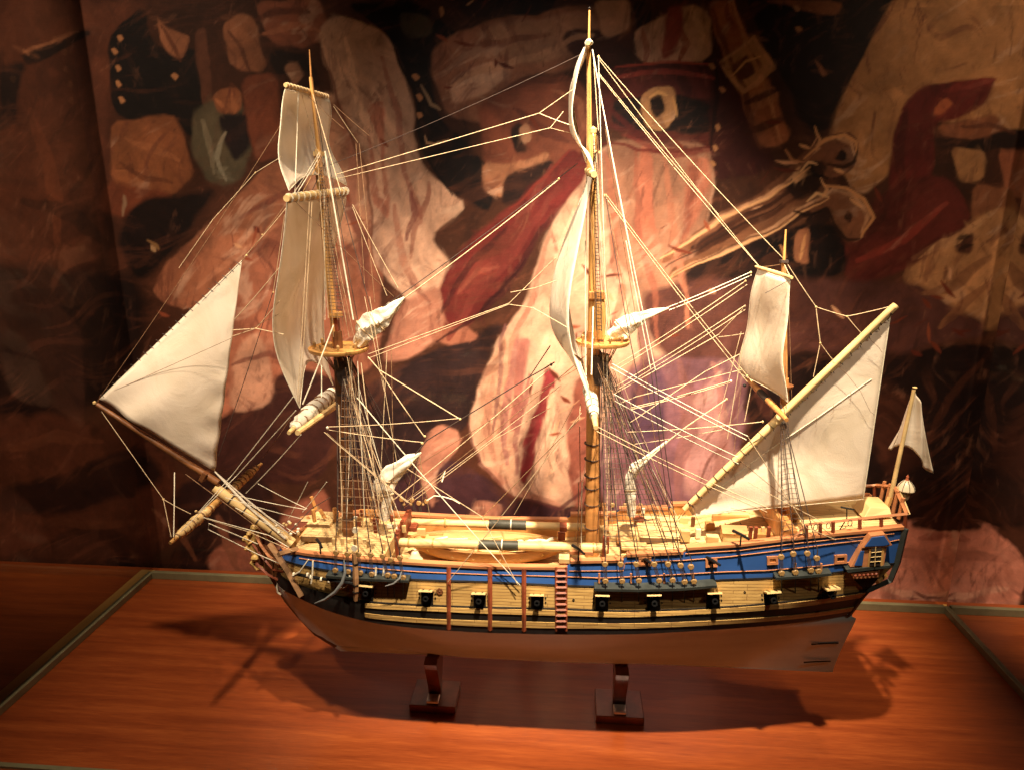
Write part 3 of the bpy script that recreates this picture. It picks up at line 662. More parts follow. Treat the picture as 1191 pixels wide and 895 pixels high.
# sheets and braces round the fore mast
rope('brace', [(428,415,-.05),(441,430,-.06),(535,487,-.10)], FORE, .0011); rope('brace', [(380,496,-.08),(535,486,-.10)], FORE, .0009); rope('brace', [(380,499,-.08),(492,514,-.07)], FORE, .0009); knot((381, 497, -.08), FORE, .0024, 'white_rope'); knot((535, 487, -.1), FORE)
rope('brace', [(441,431,-.05),(494,508,-.07)], FORE, .0010); knot((494, 507, -.07), FORE, .002); knot((491, 515, -.07), FORE, .0024)
pair('brace', (377,502,-.08), (474,584,-.06), FORE, (3, 1), .0009)
pair('brace', (415,462,-.06), (602,677,-.102), FORE, (3, 3), .0008, 'white_rope')
rope('brace', [(602,679,-.104),(560,600,-.09),(474,545,-.05)], FORE, .0008)
rope('sheet', [(676,480,-.15),(521,676,-.10)], MAIN, .0008); rope('sheet', [(675,470,-.1),(674,487,-.14),(560,602,.06)], MAIN, .0008); rope('sheet', [(668,470,.05),(598,598,.08)], MAIN, .0006); rope('sheet', [(640,474,.02),(576,510,.05),(470,590,.03)], MAIN, .0007)
rope('clew_line', [(500,600,.05),(488,530,.02)], FORE, .0006); 
for (x0, x1) in ((484, 470), (487, 478), (489, 492)): rope('staysail_sheet', [(x0,531),(x1,585,.02)], FORE, .0007); knot((x1, 586, .02), FORE, .0026, 'deadeye_wood')
rope('loose_line', [(496,582,.09),(505,576,.1),(515,577,.1),(526,580,.1),(535,585,.1)], FORE, .0015, 'white_rope')
rope('loose_line', [(512,556,.07),(518,546,.08),(514,560,.07)], FORE, .0018, 'white_rope')
# fore topmast rigging
for (a, b, r, mt) in (((371,178,-.01),(341,226,-.1),.0008,'white_rope'), ((373,179,-.01),(344,227,-.1),.0008,'white_rope'), ((347,108,-.04),(343,226,-.1),.0009,'white_rope'), ((351,110,-.02),(369,176,-.01),.0008,'rope'), ((374,182,-.02),(352,224,-.06),.0008,'spar_wood'), ((378,190,-.02),(361,226,-.04),.0007,'dark_rope'),
    ((369,180,-.04),(382,370,-.05),.0008,'rope'), ((372,180,-.045),(387,372,-.05),.0008,'brown_rope'), ((374,185,-.05),(393,372,-.05),.0008,'brown_rope'), ((373,184,.04),(399,372,.05),.0008,'brown_rope'),
    ((378,176,-.05),(411,372,-.06),.0015,'grey_rope'), ((382,184,-.05),(416,372,-.06),.0008,'dark_rope'), ((366,118,-.02),(376,205,-.03),.0007,'brown_rope'), ((368,118,.02),(380,207,.03),.0007,'dark_rope'), ((364,110,-.02),(396,222,-.08),.0007,'rope'),
    ((410,238,-.05),(463,335,-.03),.0008,'rope'), ((410,241,-.05),(450,344,-.03),.0008,'rope'), ((394,218,-.07),(432,362,-.08),.0008,'dark_rope'), ((388,122,-.06),(429,158,-.03),.0007,'brown_rope'), ((388,124,-.06),(416,166,-.03),.0007,'rope'), ((414,167,-.03),(424,330,-.05),.0006,'brown_rope'), ((418,167,-.03),(436,352,-.05),.0006,'brown_rope'),
    ((341,232,-.12),(458,345,-.04),.0006,'brown_rope'), ((358,112,-.06),(400,150,-.04),.0006,'brown_rope'), ((424,345,-.05),(447,455,-.06),.0006,'rope'), ((430,345,-.05),(462,540,-.07),.0006,'rope'), ((450,410,-.05),(440,600,-.08),.0006,'rope'), ((455,405,-.05),(459,610,-.08),.0006,'brown_rope'), ((420,422,-.07),(442,600,-.10),.0009,'rope'), ((416,420,-.07),(424,600,-.10),.0007,'white_rope'),
    ((360,235,-.09),(346,466,-.10),.0008,'rope'), ((363,235,-.09),(349,466,-.10),.0008,'rope'), ((377,222,-.04),(378,372,-.05),.0009,'white_rope'), ((388,378,-.05),(352,470,-.10),.0013,'white_rope'), ((374,425,-.06),(374,462,-.08),.0010,'white_rope'), ((394,470,-.05),(398,600,-.09),.0008,'rope'), ((392,468,-.04),(393,618,-.09),.0011,'dark_rope')):
    rope('rigging_line', [a, b], FORE, r, mt if mt != 'grey_rope' else 'white_rope')
for x0, x1, y in ((381, 395, 250), (384, 402, 300), (386, 408, 350)): pass
m = MB()
for k in range(44):
    t = k/43; x0, x1 = lerp(371, 384, t), lerp(376, 400, t); y = lerp(195, 368, t); m.tube([c(x0, y, -.045), c(x1, y+.6, -.05)], .0004, 4)
part('ratline_net', m, 'dark_rope', FORE, False)
# head rigging
rope('stay', [(328,143,-.05),(118,459)], BOW, .0006, 'brown_rope'); rope('bowline', [(328,182,-.1),(297,201,-.06),(248,255,-.04),(208,312,-.02)], BOW, .0006, 'rope'); knot((297,201,-.06), BOW, .0012)
rope('stay', [(341,226),(282,303)], BOW, .0010, 'brown_rope'); rope('stay', [(336,238),(284,299)], BOW, .0007, 'rope'); rope('stay', [(282,303),(112,467)], BOW, .0007, 'dark_rope'); knot((287, 297), BOW, .0018); knot((305, 273), BOW, .0012)
rope('bowline', [(325,311,-.1),(272,372,-.03)], BOW, .0008); rope('bowline', [(325,350,-.1),(298,382,-.05),(270,391,-.03)], BOW, .0007); rope('bowline', [(330,389,-.1),(298,382,-.05),(270,384,-.03)], BOW, .0009); rope('bowline', [(325,365,-.1),(270,393,-.03),(120,460)], BOW, .0005, 'brown_rope'); knot((298, 382, -.05), BOW, .0014)
rope('stay', [(318,338,-.02),(254,530)], BOW, .0008, 'dark_rope'); rope('halyard', [(331,250,-.05),(318,339,-.02)], BOW, .0006, 'rope'); knot((318, 340, -.02), BOW, .0014)
rope('sheet', [(341,461,-.10),(270,552,-.06),(232,594,-.10)], BOW, .0010, 'white_rope'); rope('sheet', [(344,477,-.10),(275,553,-.04),(210,618,-.12)], BOW, .0010, 'white_rope'); rope('sheet', [(350,505,-.10),(286,573,-.03)], BOW, .0010, 'white_rope'); rope('sheet', [(338,486,.05),(305,533,.13)], BOW, .0006, 'brown_rope')
rope('lift', [(118,478),(190,580,-.03),(199,624,-.12)], BOW, .0007); rope('lift', [(190,580,-.03),(222,597,-.08)], BOW, .0007); rope('lift', [(203,549,-.01),(202,624,-.12)], BOW, .0011, 'white_rope'); knot((190, 580, -.03), BOW, .002); knot((228, 594, -.07), BOW, .0022)
rope('lift', [(230,552,.02),(304,540,.13)], BOW, .0006, 'brown_rope')
rope('bobstay', [(216,551),(300,613,-.02),(322,640)], BOW, .0010, 'brown_rope'); rope('bobstay', [(236,601,-.06),(313,622,-.03),(336,636,-.05)], BOW, .0011, 'white_rope')
rope('bobstay', [(300,632,-.05),(252,612,-.06),(243,608,-.06),(242,615,-.06),(300,644,-.05),(328,656,-.055)], BOW, .0011, 'white_rope'); rope('brace', [(240,603,-.08),(290,618,-.05),(340,640,-.07)], BOW, .0008)
for (x0, y0, x1, y1) in ((262,578,352,603), (268,574,356,592), (300,562,357,591), (288,584,344,620), (292,590,335,625), (274,590,330,618), (352,595,380,560), (336,602,358,560)): rope('lashing_line', [(x0, y0, -.02), (x1, y1, -.04)], BOW, .0008, 'white_rope')
rope('tackle', [(335,620,-.06),(362,591,-.03),(384,578,.02)], BOW, .0010, 'dark_rope')
rr = random.Random(5)
for k in range(16): knot((rr.uniform(320, 348), rr.uniform(606, 622), rr.uniform(-.05, .02)), BOW, .0028, 'white_rope' if k % 2 else 'pale_wood')
# main topmast and topgallant rigging
for (a, b, r, mt) in (((683,52,-.02),(681,440,-.02),.0006,'brown_rope'), ((681,280,-.03),(681,440,-.04),.0012,'white_rope'), ((684,66,.02),(683,150,.03),.0010,'pale_wood'), ((690,62,-.02),(696,152,-.04),.0007,'rope'), ((689,58,-.03),(706,150,-.07),.0010,'white_rope'), ((706,150,-.07),(733,290,-.09),.0013,'white_rope'), ((733,290,-.09),(762,430,-.10),.0010,'white_rope'), ((762,430,-.10),(790,642,-.105),.0009,'dark_rope'),
    ((728,280,-.09),(757,430,-.10),.0009,'white_rope'), ((757,430,-.10),(784,640,-.105),.0008,'dark_rope'), ((696,66,-.01),(706,392,-.03),.0009,'white_rope'), ((690,155,-.03),(704,340,-.04),.0012,'white_rope'), ((704,340,-.04),(709,372,-.05),.0016,'rope'), ((692,158,-.03),(700,385,-.05),.0008,'dark_rope'), ((690,158,-.035),(694,384,-.05),.0008,'dark_rope'), ((695,158,.03),(705,385,.05),.0008,'brown_rope'),
    ((704,226,-.06),(728,370,-.09),.0008,'dark_rope'), ((728,370,-.09),(742,440,-.10),.0009,'dark_rope'), ((706,230,-.06),(734,380,-.09),.0008,'brown_rope'), ((690,357,-.05),(688,436,-.1),.0013,'white_rope'), ((676,402,.02),(679,440,.02),.0008,'rope'), ((673,560,-.03),(672,632,-.05),.0010,'brown_rope'), ((677,560,-.03),(676,632,-.05),.0010,'white_rope'), ((674,495,-.14),(675,560,-.03),.0008,'brown_rope'),
    ((696,66),(910,300),.0008,'rope'), ((697,70,.02),(883,310,.03),.0008,'rope'), ((697,86,-.02),(836,250,-.02),.0007,'rope'), ((697,88,.02),(882,309,-.06),.0007,'rope'), ((703,228,-.01),(869,444,-.0),.0010,'rope'), ((706,228,.01),(873,442,.01),.0009,'rope'), ((710,170,-.06),(735,300,-.09),.0008,'grey'), ((704,150,.05),(745,400,.09),.0007,'brown_rope'), ((745,400,.09),(776,600,.09),.0007,'brown_rope'),
    ((716,440,-.05),(742,640,-.105),.0008,'dark_rope'), ((720,440,.05),(758,600,.09),.0007,'brown_rope')):
    rope('rigging_line', [a, b], MAIN, r, 'white_rope' if mt == 'grey' else mt)
knot((696, 66), MAIN, .002); knot((704, 228), MAIN, .003)
m = MB()
for k in range(52):
    t = k/51; x0, x1 = lerp(690, 693.5, t), lerp(692, 700, t); y = lerp(165, 383, t); m.tube([c(x0, y, -.036), c(x1, y+.6, -.05)], .0004, 4)
part('ratline_net', m, 'dark_rope', MAIN, False)
m = MB(); m.tube([c(683, 50, -.06), c(685, 48, -.02), c(687, 50, .02)], .0034, 8); part('furled_sail', m, 'bright_cloth', MAIN)
rr = random.Random(21)
for k in range(30):                        # belayed running lines down the masts
    y0 = rr.uniform(415, 450); rope('running_line', [(rr.uniform(396, 412), y0, rr.uniform(-.05, .05)), (rr.uniform(392, 470), rr.uniform(590, 628), rr.uniform(-.085, .07))], FORE, .0006, rr.choice(['rope', 'brown_rope', 'white_rope']))
    rope('running_line', [(rr.uniform(692, 712), y0-5, rr.uniform(-.05, .05)), (rr.uniform(664, 790), rr.uniform(595, 640), rr.uniform(-.085, .07))], MAIN, .0006, rr.choice(['rope', 'brown_rope', 'white_rope', 'dark_rope']))
for k in range(13):
    rope('running_line', [(rr.uniform(684, 694), rr.uniform(155, 200), rr.uniform(-.03, .03)), (rr.uniform(684, 714), 385, rr.uniform(-.05, .05))], MAIN, .0005, rr.choice(['rope', 'brown_rope']))
    rope('running_line', [(rr.uniform(368, 378), rr.uniform(182, 215), rr.uniform(-.03, .03)), (rr.uniform(384, 418), 392, rr.uniform(-.05, .05))], FORE, .0005, rr.choice(['rope', 'brown_rope']))
# fan of braces between main and mizzen
pair('brace', (712,423,-.08), (870,507,-.10), MIZ, (-2, 4), .0010, 'white_rope'); pair('brace', (714,458,-.08), (858,531,-.09), MIZ, (1, 8), .0009, 'white_rope'); pair('brace', (693,495,-.10), (893,590,-.09), MIZ, (-1, 5), .0009, 'rope')
rope('brace', [(870,508,-.1),(938,613,-.09),(972,627,-.075)], MIZ, .0008); rope('brace', [(858,533,-.09),(930,592,-.08),(972,626,-.07)], MIZ, .0006, 'brown_rope')
pair('stay', (778,357), (874,316), MIZ, (0, 4), .0010, 'white_rope'); knot((873, 317), MIZ, .002)
pair('brace', (712,428,-.03), (867,327,-.04), MIZ, (2, 4), .0008); knot((867, 327, -.04), MIZ, .0016)
pair('brace', (716,449,-.03), (867,355,-.05), MIZ, (0, 5), .0008); rope('brace', [(867,356,-.05),(836,389,-.02),(714,458,-.03)], MIZ, .0009); rope('brace', [(865,388,-.05),(836,392,-.02)], MIZ, .0007)
rope('brace', [(733,491,-.05),(820,432,-.04),(860,412,-.04)], MIZ, .0009); rope('brace', [(862,430,.06),(740,461,0),(718,470,-.02)], MIZ, .0007)
pair('brace', (733,474,-.05), (849,443,-.03), MIZ, (0, 2), .0009); knot((850, 443, -.03), MIZ, .002, 'white_rope')
rope('brace', [(845,464,-.03),(798,496,-.05),(735,546,-.06)], MIZ, .0012); knot((845, 464, -.03), MIZ, .002)
rope('brace', [(730,502,-.06),(887,490,-.04)], MIZ, .0009); rope('brace', [(738,516,-.06),(840,499,-.04)], MIZ, .0007); knot((887, 490, -.04), MIZ, .002)
for (a, b, r, mt) in (((862,386,.05),(832,500,.05),.0007,'rope'), ((864,400,-.02),(846,510,-.02),.0008,'rope'), ((862,446,.05),(850,560,.05),.0006,'brown_rope'), ((874,449,.04),(866,490,.04),.0010,'rope'), ((912,310,-.02),(914,465,-.04),.0009,'brown_rope'), ((917,325,.02),(921,470,.03),.0006,'brown_rope'), ((912,307),(879,311,.06),.0007,'brown_rope'), ((912,307),(920,323,-.06),.0007,'rope'),
    ((913,303),(949,357),.0009,'rope'), ((949,357),(954,399),.0010,'rope'), ((954,399),(946,438),.0008,'rope'), ((954,399),(968,418),.0007,'rope'), ((949,357),(985,368),.0008,'rope'), ((985,368),(1037,356),.0009,'rope'), ((985,368),(1001,387),.0008,'rope'), ((917,326,-.06),(890,341,-.06),.0006,'dark_rope'), ((914,470,-.03),(924,560,-.05),.0008,'dark_rope'), ((924,560,-.05),(939,640,-.07),.0008,'dark_rope'),
    ((800,592,-.02),(782,612,-.03),.0010,'rope'), ((797,590,.02),(768,632,.05),.0006,'brown_rope'), ((806,590,-.03),(826,640,-.05),.0006,'brown_rope'), ((850,590,-.05),(1005,630,-.07),.0004,'brown_rope'), ((870,560,-.06),(965,610,-.07),.0006,'rope')):
    rope('rigging_line', [a, b], MIZ, r, mt)
for p in ((949,357), (985,368), (954,399), (869,437), (874,443)): knot(p, MIZ, .0016)
knot((866, 448, .03), MIZ, .003, 'black_wood')
# ------------------------------------------------------------------ forecastle
def on(name, px, py, Y, sx, sy, sz, mat, parent=SHIP, rot=0, bevel=.0008):   # block whose bottom front edge centre is measured
    P = at(px, py, Y0+Y); m = MB(); m.box((-sx, 0, 0), (sx, sy, sz)); return part(name, m, mat, parent, False, Matrix.Translation(P) @ Matrix.Rotation(rot, 4, 'Z'), bevel=bevel)
zf = LV['RT'].z(c(375, 645, -.07).x)-.004
def lowbox(name, px, py, z0, w, d, h, mat):
    P = atz(px, py, z0); m = MB(); m.box((-w, 0, 0), (w, d, h)); return part(name, m, mat, SHIP, False, Matrix.Translation(P), bevel=.0008)
lowbox('hatch', 369, 630, zf, .028, .075, .010, 'deck_planks'); lowbox('hatch', 370, 613, zf+.010, .020, .05, .006, 'deck_planks'); lowbox('hatch_board', 352, 626, zf, .006, .05, .004, 'honey_wood')
for a, b, r in (((349,603,.03),(394,596,.07),.0045), ((350,605,.02),(394,605,.04),.003)): 
    m = MB(); m.tube([c(*a), c(*b)], r, 4); part('head_beam', m, 'honey_wood', SHIP, False)
for (x0, y0, x1, y1, d) in ((362,577,367,592,.02), (372,592,378,602,.02), (364,592,366,606,0), (389,590,390,606,.03)):
    m = MB(); m.tube([c(x0, y0, d), c(x1, y1, d)], .0035, 4); part('knighthead', m, 'honey_wood', SHIP, False)
for (px, py) in ((398,634), (413,634), (428,637), (446,640), (388,634)): on('timberhead', px, py, -.062, .0025, .004, .012, 'pale_wood')
rr = random.Random(4)
for k in range(26): 
    x, y = rr.uniform(396, 470), rr.uniform(600, 634); s = rr.uniform(.002, .005); on('deck_fitting', x, y, rr.uniform(-.05, .04), s, s, rr.uniform(.004, .014), rr.choice(['pale_wood', 'honey_wood', 'red_wood', 'white_rope']))
m = MB()
for a in range(12): pass
P = c(413, 616, -.07); m.lathe([(.0035, -.0012), (.0048, -.0012), (.0048, .0012), (.0035, .0012)], 14, Matrix.Translation(P), axis='y'); part('fairlead', m, 'white_rope', SHIP)
# forecastle bulkhead and ladders
on('forecastle_break', 462, 640, -.045, .004, .09, .030, 'red_wood'); on('forecastle_break', 468, 628, -.03, .0025, .006, .034, 'red_wood'); on('forecastle_break', 475, 612, .03, .0025, .006, .03, 'red_wood')
on('rack', 490, 623, .0, .007, .004, .013, 'pale_wood')
# ---- waist: spare spars, boat, bell
SP1 = spar('spare_spar', c(463, 630, -.040), c(706, 637, -.040), .0072, .0080, 'pale_wood', SHIP, 14)
SP2 = spar('spare_spar', c(470, 606, .045), c(694, 613, .045), .0060, .0072, 'pale_wood', SHIP, 14)
for s, x0, x1, y0, y1, d in ((SP1, 557, 603, 632.6, 634, -.040), (SP2, 569, 612, 608.9, 610.3, .045)):
    m = MB(); m.tube([c(x0, y0, d), c(x1, y1, d)], .0085 if s is SP2 else .0079, 14); part('leather_wrap', m, 'leather', s)
    m = MB(); m.tube([c((x0+x1)/2+4, y0+.6, d)-Vector((.001, 0, 0)), c((x0+x1)/2+4, y0+.6, d)+Vector((.001, 0, 0))], .0090, 14); part('lashing', m, 'white_rope', s)
for s, k, d in ((SP1, (476, 504, 690), -.04), (SP2, (518, 676), .045)):
    for x in k:
        y = 630+(x-463)*.0288 if s is SP1 else 606+(x-470)*.031; m = MB(); m.tube([c(x, y, d)-Vector((.0012, 0, 0)), c(x, y, d)+Vector((.0012, 0, 0))], .0086, 14); part('lashing', m, 'spar_wood', s)
ba, bb = c(478, 634, -.010), c(655, 636, -.010)
m = MB(); P = []; P2 = []
for i in range(31):
    t = i/30; x = lerp(ba.x, bb.x, t); w = .036*(1-abs(2*t-1)**2.6)**.8; zt = .004*(2*t-1)**2; row = []; r2 = []
    for j in range(13):
        a = math.pi*j/12; row.append(Vector((x, ba.y-w*math.cos(a), ba.z+.012+zt-.030*math.sin(a)**.7*(1-.5*abs(2*t-1)**4))))
        r2.append(Vector((x, ba.y-(w-.002 if w > .002 else 0)*math.cos(a), ba.z+.012+zt-.022*math.sin(a)**.7*(1-.5*abs(2*t-1)**4))))
    P.append(row); P2.append(r2)
m.grid(P); BOAT = part('ship_boat', m, 'honey_wood', SHIP); m = MB(); m.grid(P2); part('boat_lining', m, 'pale_wood', BOAT)
m = MB(); m.tube([r[0] for r in P], .0022, 5); m.tube([r[-1] for r in P], .0022, 5); part('gunwale', m, 'honey_wood', BOAT)
for t in (.15, .3, .45, .6, .75, .88):
    i = int(t*30); m = MB(); a, b = P[i][1], P[i][-2]; m.tube([a, b], .003, 4); part('thwart', m, 'pale_wood', BOAT, False)
rr = random.Random(8)
for k in range(14):
    x = rr.uniform(.12, .9); p = P[int(x*30)][6]; a = p+Vector((-rr.uniform(.01, .05), rr.uniform(-.02, .02), .030)); b = p+Vector((rr.uniform(.01, .05), rr.uniform(-.02, .02), .033))
    m = MB(); m.tube([a, b], rr.uniform(.0009, .0022), 6); part('oar' if k % 2 else 'boat_spar', m, rr.choice(['pale_wood', 'white_rope', 'honey_wood']), BOAT)
m = MB(); K = 20; q = [lerp(P[17][6], P[28][6], i/K)+Vector((0, -.006+.002*math.sin(i), .030+.0012*math.sin(i*1.7))) for i in range(K+1)]; m.tube(q, [.003+.0008*math.sin(i*2.3) for i in range(K+1)], 8); part('boat_sail', m, 'bright_cloth', BOAT)
for px in (480, 655): on('boat_chock', px, 618, .02, .006, .02, .008, 'red_wood')
m = MB(); P = c(483, 651, -.06); m.lathe([(.0115, 0), (.0118, .002), (.009, .005), (.0062, .012), (.005, .0145), (.002, .016), (.002, .019), (.0004, .020)], 20, Matrix.Translation(P)); part('bell', m, 'lantern_white', SHIP)
# grating rail and beams at the main mast
for px, d in ((462, -.055), (702, -.06), (706, -.03), (706, .04), (470, .05)): on('bitt_post', px, 650 if d < 0 else 625, d, .0026, .005, .038, 'red_wood')
on('rack', 653, 628, -.01, .006, .004, .014, 'red_wood'); on('cross_beam', 676, 645, -.055, .018, .006, .006, 'rail_wood'); on('locker', 656, 655, -.08, .008, .016, .008, 'pale_wood')
on('pin_rail', 706, 620, -.05, .003, .10, .006, 'honey_wood')
# ---- quarter deck: companion hatches, capstan, binnacle, cabin roof
zq = lambda px: LV['RT'].z(c(px, 640, -.08).x)-.016
def deckbox(name, px, py, z0, w, d, h, mat, parent=SHIP, rot=0):
    P = atz(px, py, z0); m = MB(); m.box((-w, 0, 0), (w, d, h)); return part(name, m, mat, parent, False, Matrix.Translation(P) @ Matrix.Rotation(rot, 4, 'Z'), bevel=.0008)
deckbox('deck_step', 772, 632, zq(772), .038, .085, .010, 'deck_planks'); deckbox('deck_step', 738, 640, zq(740), .020, .09, .005, 'pale_wood')
P = atz(743, 613, zq(743)); CAP_ = MB(); CAP_.lathe([(.010, 0), (.009, .003), (.0062, .005), (.0055, .011), (.0085, .013), (.009, .018), (.003, .019)], 12, Matrix.Translation(P)); CAPS = part('capstan', CAP_, 'red_wood', SHIP)
for k in range(6):
    a = k*math.pi/3; m = MB(); m.tube([P+Vector((math.cos(a)*.004, math.sin(a)*.004, .0155)), P+Vector((math.cos(a)*.012, math.sin(a)*.012, .0155))], .001, 5); part('capstan_bar', m, 'brown_wood', CAPS)
GR = deckbox('grating', 728, 632, zq(728)+.001, .014, .03, .003, 'honey_wood')
for (px, py, w, d, h, mt) in ((797,630,.007,.012,.018,'pale_wood'), (795,612,.007,.012,.016,'pale_wood'), (829,631,.009,.012,.010,'pale_wood'), (826,617,.007,.012,.012,'honey_wood'), (812,626,.004,.006,.016,'lantern_white'), (806,612,.003,.005,.016,'brown_wood'), (785,620,.004,.01,.006,'honey_wood'), (760,606,.02,.012,.008,'pale_wood'), (850,606,.03,.006,.010,'honey_wood'), (735,628,.005,.012,.010,'pale_wood'), (716,630,.008,.02,.008,'pale_wood')):
    deckbox('locker', px, py, zq(px)+.002, w, d, h, mt)
m = MB(); P = atz(854, 631, zq(854)+.002); m.box((-.017, 0, 0), (.017, .022, .016)); CAB = part('skylight', m, 'pale_wood', SHIP, False, Matrix.Translation(P)); m = MB(); m.add([(-.019, -.002, .016), (.019, -.002, .016), (.019, .012, .024), (-.019, .012, .024), (.019, .024, .017), (-.019, .024, .017)], [(0, 1, 2, 3), (3, 2, 4, 5), (0, 3, 5), (1, 4, 2)]); part('skylight_roof', m, 'honey_wood', CAB, False, Matrix.Translation(P), solid=.001)
for px in (843, 861):
    m = MB(); m.tube([atz(px, 607, zq(px)+.022), atz(px+4, 617, zq(px)+.018)], .0007, 4); part('hinge', m, 'black_wood', CAB, False)
on('bulkhead', 908, 630, -.062, .003, .12, .034, 'honey_wood'); on('bulkhead', 918, 632, -.066, .010, .13, .022, 'honey_wood'); 
for px, d in ((872, -.06), (878, -.055), (886, -.045), (893, -.06)): on('timberhead', px, 634, d, .0026, .005, .030, 'red_wood' if px != 886 else 'pale_wood')
for px in (871, 876, 883, 889): deckbox('shot_garland', px, 628, zq(px)+.003, .0022, .004, .005, 'gilt')
on('cabin_wall', 905, 634, -.02, .012, .05, .040, 'brown_wood'); on('companion', 889, 632, -.05, .012, .02, .016, 'honey_wood')
for (px, py) in ((748,597), (838,592), (849,593), (866,591)): on('rope_coil', px, py, .06, .003, .004, .010, 'white_rope')
on('bulwark_board', 775, 600, .078, .055, .004, .012, 'honey_wood'); on('bulwark_board', 850, 594, .074, .035, .004, .010, 'honey_wood'); on('bulwark_board', 436, 600, .070, .028, .004, .012, 'honey_wood')
# ---- poop rail on posts, both sides and round the taffrail
def rail_side(s):
    f = lambda P: Vector((P.x, P.y if s < 0 else 2*Y0-P.y, P.z)); Yr = -.058
    A = [(921,628),(931,617),(937,609.5),(975,605.5),(1015,601),(1055,597)]
    ys = [lerp(-.073, -.052, i/5) for i in range(6)]
    m = MB(); m.tube([f(c(x, y, q)) for (x, y), q in zip(A, ys)], .0026, 4); R_ = part('poop_rail', m, 'rail_wood', SHIP, False)
    for (x, yt, yb, q) in ((938,610,625,-.072), (954,608,623,-.069), (969,606,622,-.066), (1000,603,618.5,-.060), (1025,600.5,616,-.056), (1053,598,613.5,-.0525)):
        m = MB(); m.tube([f(c(x, yt, q)), f(c(x, yb, q))], .0028, 4); part('post', m, 'red_wood', R_, False)
    for (x, y, q) in ((948,609,-.071), (963,607,-.068), (988,604,-.062)):
        m = MB(); p = f(c(x, y+3, q)); m.tube([p+Vector((math.cos(a)*.003, -.002, math.sin(a)*.005)) for a in [k*.7 for k in range(10)]], .0006, 4); part('rope_coil', m, 'dark_rope', R_, False)
rail_side(-1); rail_side(1)
m = MB(); e0, e1 = c(1055, 597, -.052), Vector((c(1055, 597, -.052).x, 2*Y0-c(1055, 597, -.052).y, c(1055, 597, -.052).z)); m.tube([e0, lerp(e0, e1, .25)+Vector((.002, 0, .010)), lerp(e0, e1, .5)+Vector((.003, 0, .020)), lerp(e0, e1, .75)+Vector((.002, 0, .010)), e1], .003, 4); TAF = part('taffrail', m, 'rail_wood', SHIP, False)
for t in (.2, .38, .5, .62, .8):
    p = lerp(e0, e1, t); m = MB(); m.tube([p-Vector((0, 0, .018)), p+Vector((.002, 0, .010+.010*math.sin(math.pi*t)))], .0032, 4); part('post', m, 'rail_wood', TAF, False)
m = MB(); m.prism([c(1004,603,-.03), c(1038,601,-.03), c(1035,590,-.02), c(1012,589,-.02)], (0, .04, 0)); part('stern_locker', m, 'pale_wood', SHIP, False, bevel=.001)
m = MB(); m.tube([c(1028,596,-.01), c(1035,578,0)], .0046, 6); part('ensign_step', m, 'spar_wood', SHIP, False)
m = MB(); m.tube([c(1042,566,.0), c(1050,583,-.01), c(1056,598,-.02)], .0042, 4); part('lantern_bracket', m, 'pale_wood', SHIP, False)
m = MB(); m.tube([c(974,620,-.05), c(985,602,-.05), c(985,591,-.05)], .0009, 5); m.tube([c(978,589,-.05), c(993,592,-.05)], .0014, 5); part('swivel_gun', m, 'iron', SHIP)
# lantern
P = c(1052, 577, 0); LAN = put('lantern', None, SHIP, Matrix.Translation(P))
for nm, prof, mt in (('lantern_body', [(.0012, -.006), (.0045, -.003), (.005, -.001), (.0062, .004), (.0068, .006)], 'lantern_white'), ('lantern_ring', [(.0066, .006), (.0078, .0065), (.0078, .008), (.0066, .0085)], 'glass_dark'), ('lantern_dome', [(.0100, .0085), (.0108, .010), (.0094, .015), (.006, .0195), (.0024, .0225)], 'lantern_white'), ('finial', [(.0024, .0225), (.0012, .026), (.0018, .027), (.0002, .030)], 'lantern_red')):
    m = MB(); m.lathe([(r*1.2, z*1.2) for r, z in prof], 18, Matrix.Translation(P)); part(nm, m, mt, LAN)
for k in range(8):
    a = 2*math.pi*k/8; m = MB(); m.tube([P+Vector((math.cos(a)*r, math.sin(a)*r, z)) for r, z in ((.0131, .012), (.0115, .0178), (.0076, .0232), (.0036, .0266))], .0005, 4); part('rib', m, 'glass_dark', LAN, False)
# ---- quarter gallery
def qg(pts, off, name, mat, parent, thick=.003, bev=.0006):
    A = [locate(x, y, off).translation for x, y in pts]; m = MB(); m.prism([p-Vector((0, 0, 0)) for p in A], (0, thick+.004, 0)); return part(name, m, mat, parent, False, bevel=bev)
QG = qg([(989,659),(1002,636),(1032,633),(1028,659)], .010, 'quarter_gallery', 'rail_wood', SHIP, .008)
qg([(1003,637),(1013,622.5),(1030,620.5),(1038,633.5),(1030,636)], .013, 'gallery_roof', 'rail_wood', QG, .008)
qg([(1006,635.3),(1014.5,624.5),(1028.5,622.7),(1035.5,632.5),(1029,634.3)], .0142, 'roof_panel', 'blue_paint', QG)
qg([(994,657.5),(1001.5,640.5),(1005.5,640),(1003,657.5)], .0115, 'side_panel', 'blue_paint', QG)
qg([(1009,659),(1011,638),(1023.5,633),(1029,637),(1027,659)], .0115, 'window_surround', 'spar_wood', QG)
qg([(1011.5,657.5),(1014,638.5),(1021,634),(1026,637.5),(1024,657.5)], .0128, 'window', 'glass_dark', QG, .001)
for a in (((1018.6,635),(1017.6,658)), ((1013.5,642),(1025.4,640.8)), ((1012.8,647.5),(1025,646.5)), ((1012,653),(1024.6,652))):
    m = MB(); m.tube([locate(x, y, .0135).translation for x, y in a], .0006, 4); part('muntin', m, 'pale_wood', QG, False)
qg([(984,661.5),(1036,656.5),(1036,660),(986,666)], .012, 'gallery_sill', 'channel_green', QG, .008)
qg([(990,666),(1024,663),(1022,671),(993,673)], .010, 'carved_panel', 'rail_wood', QG, .006)
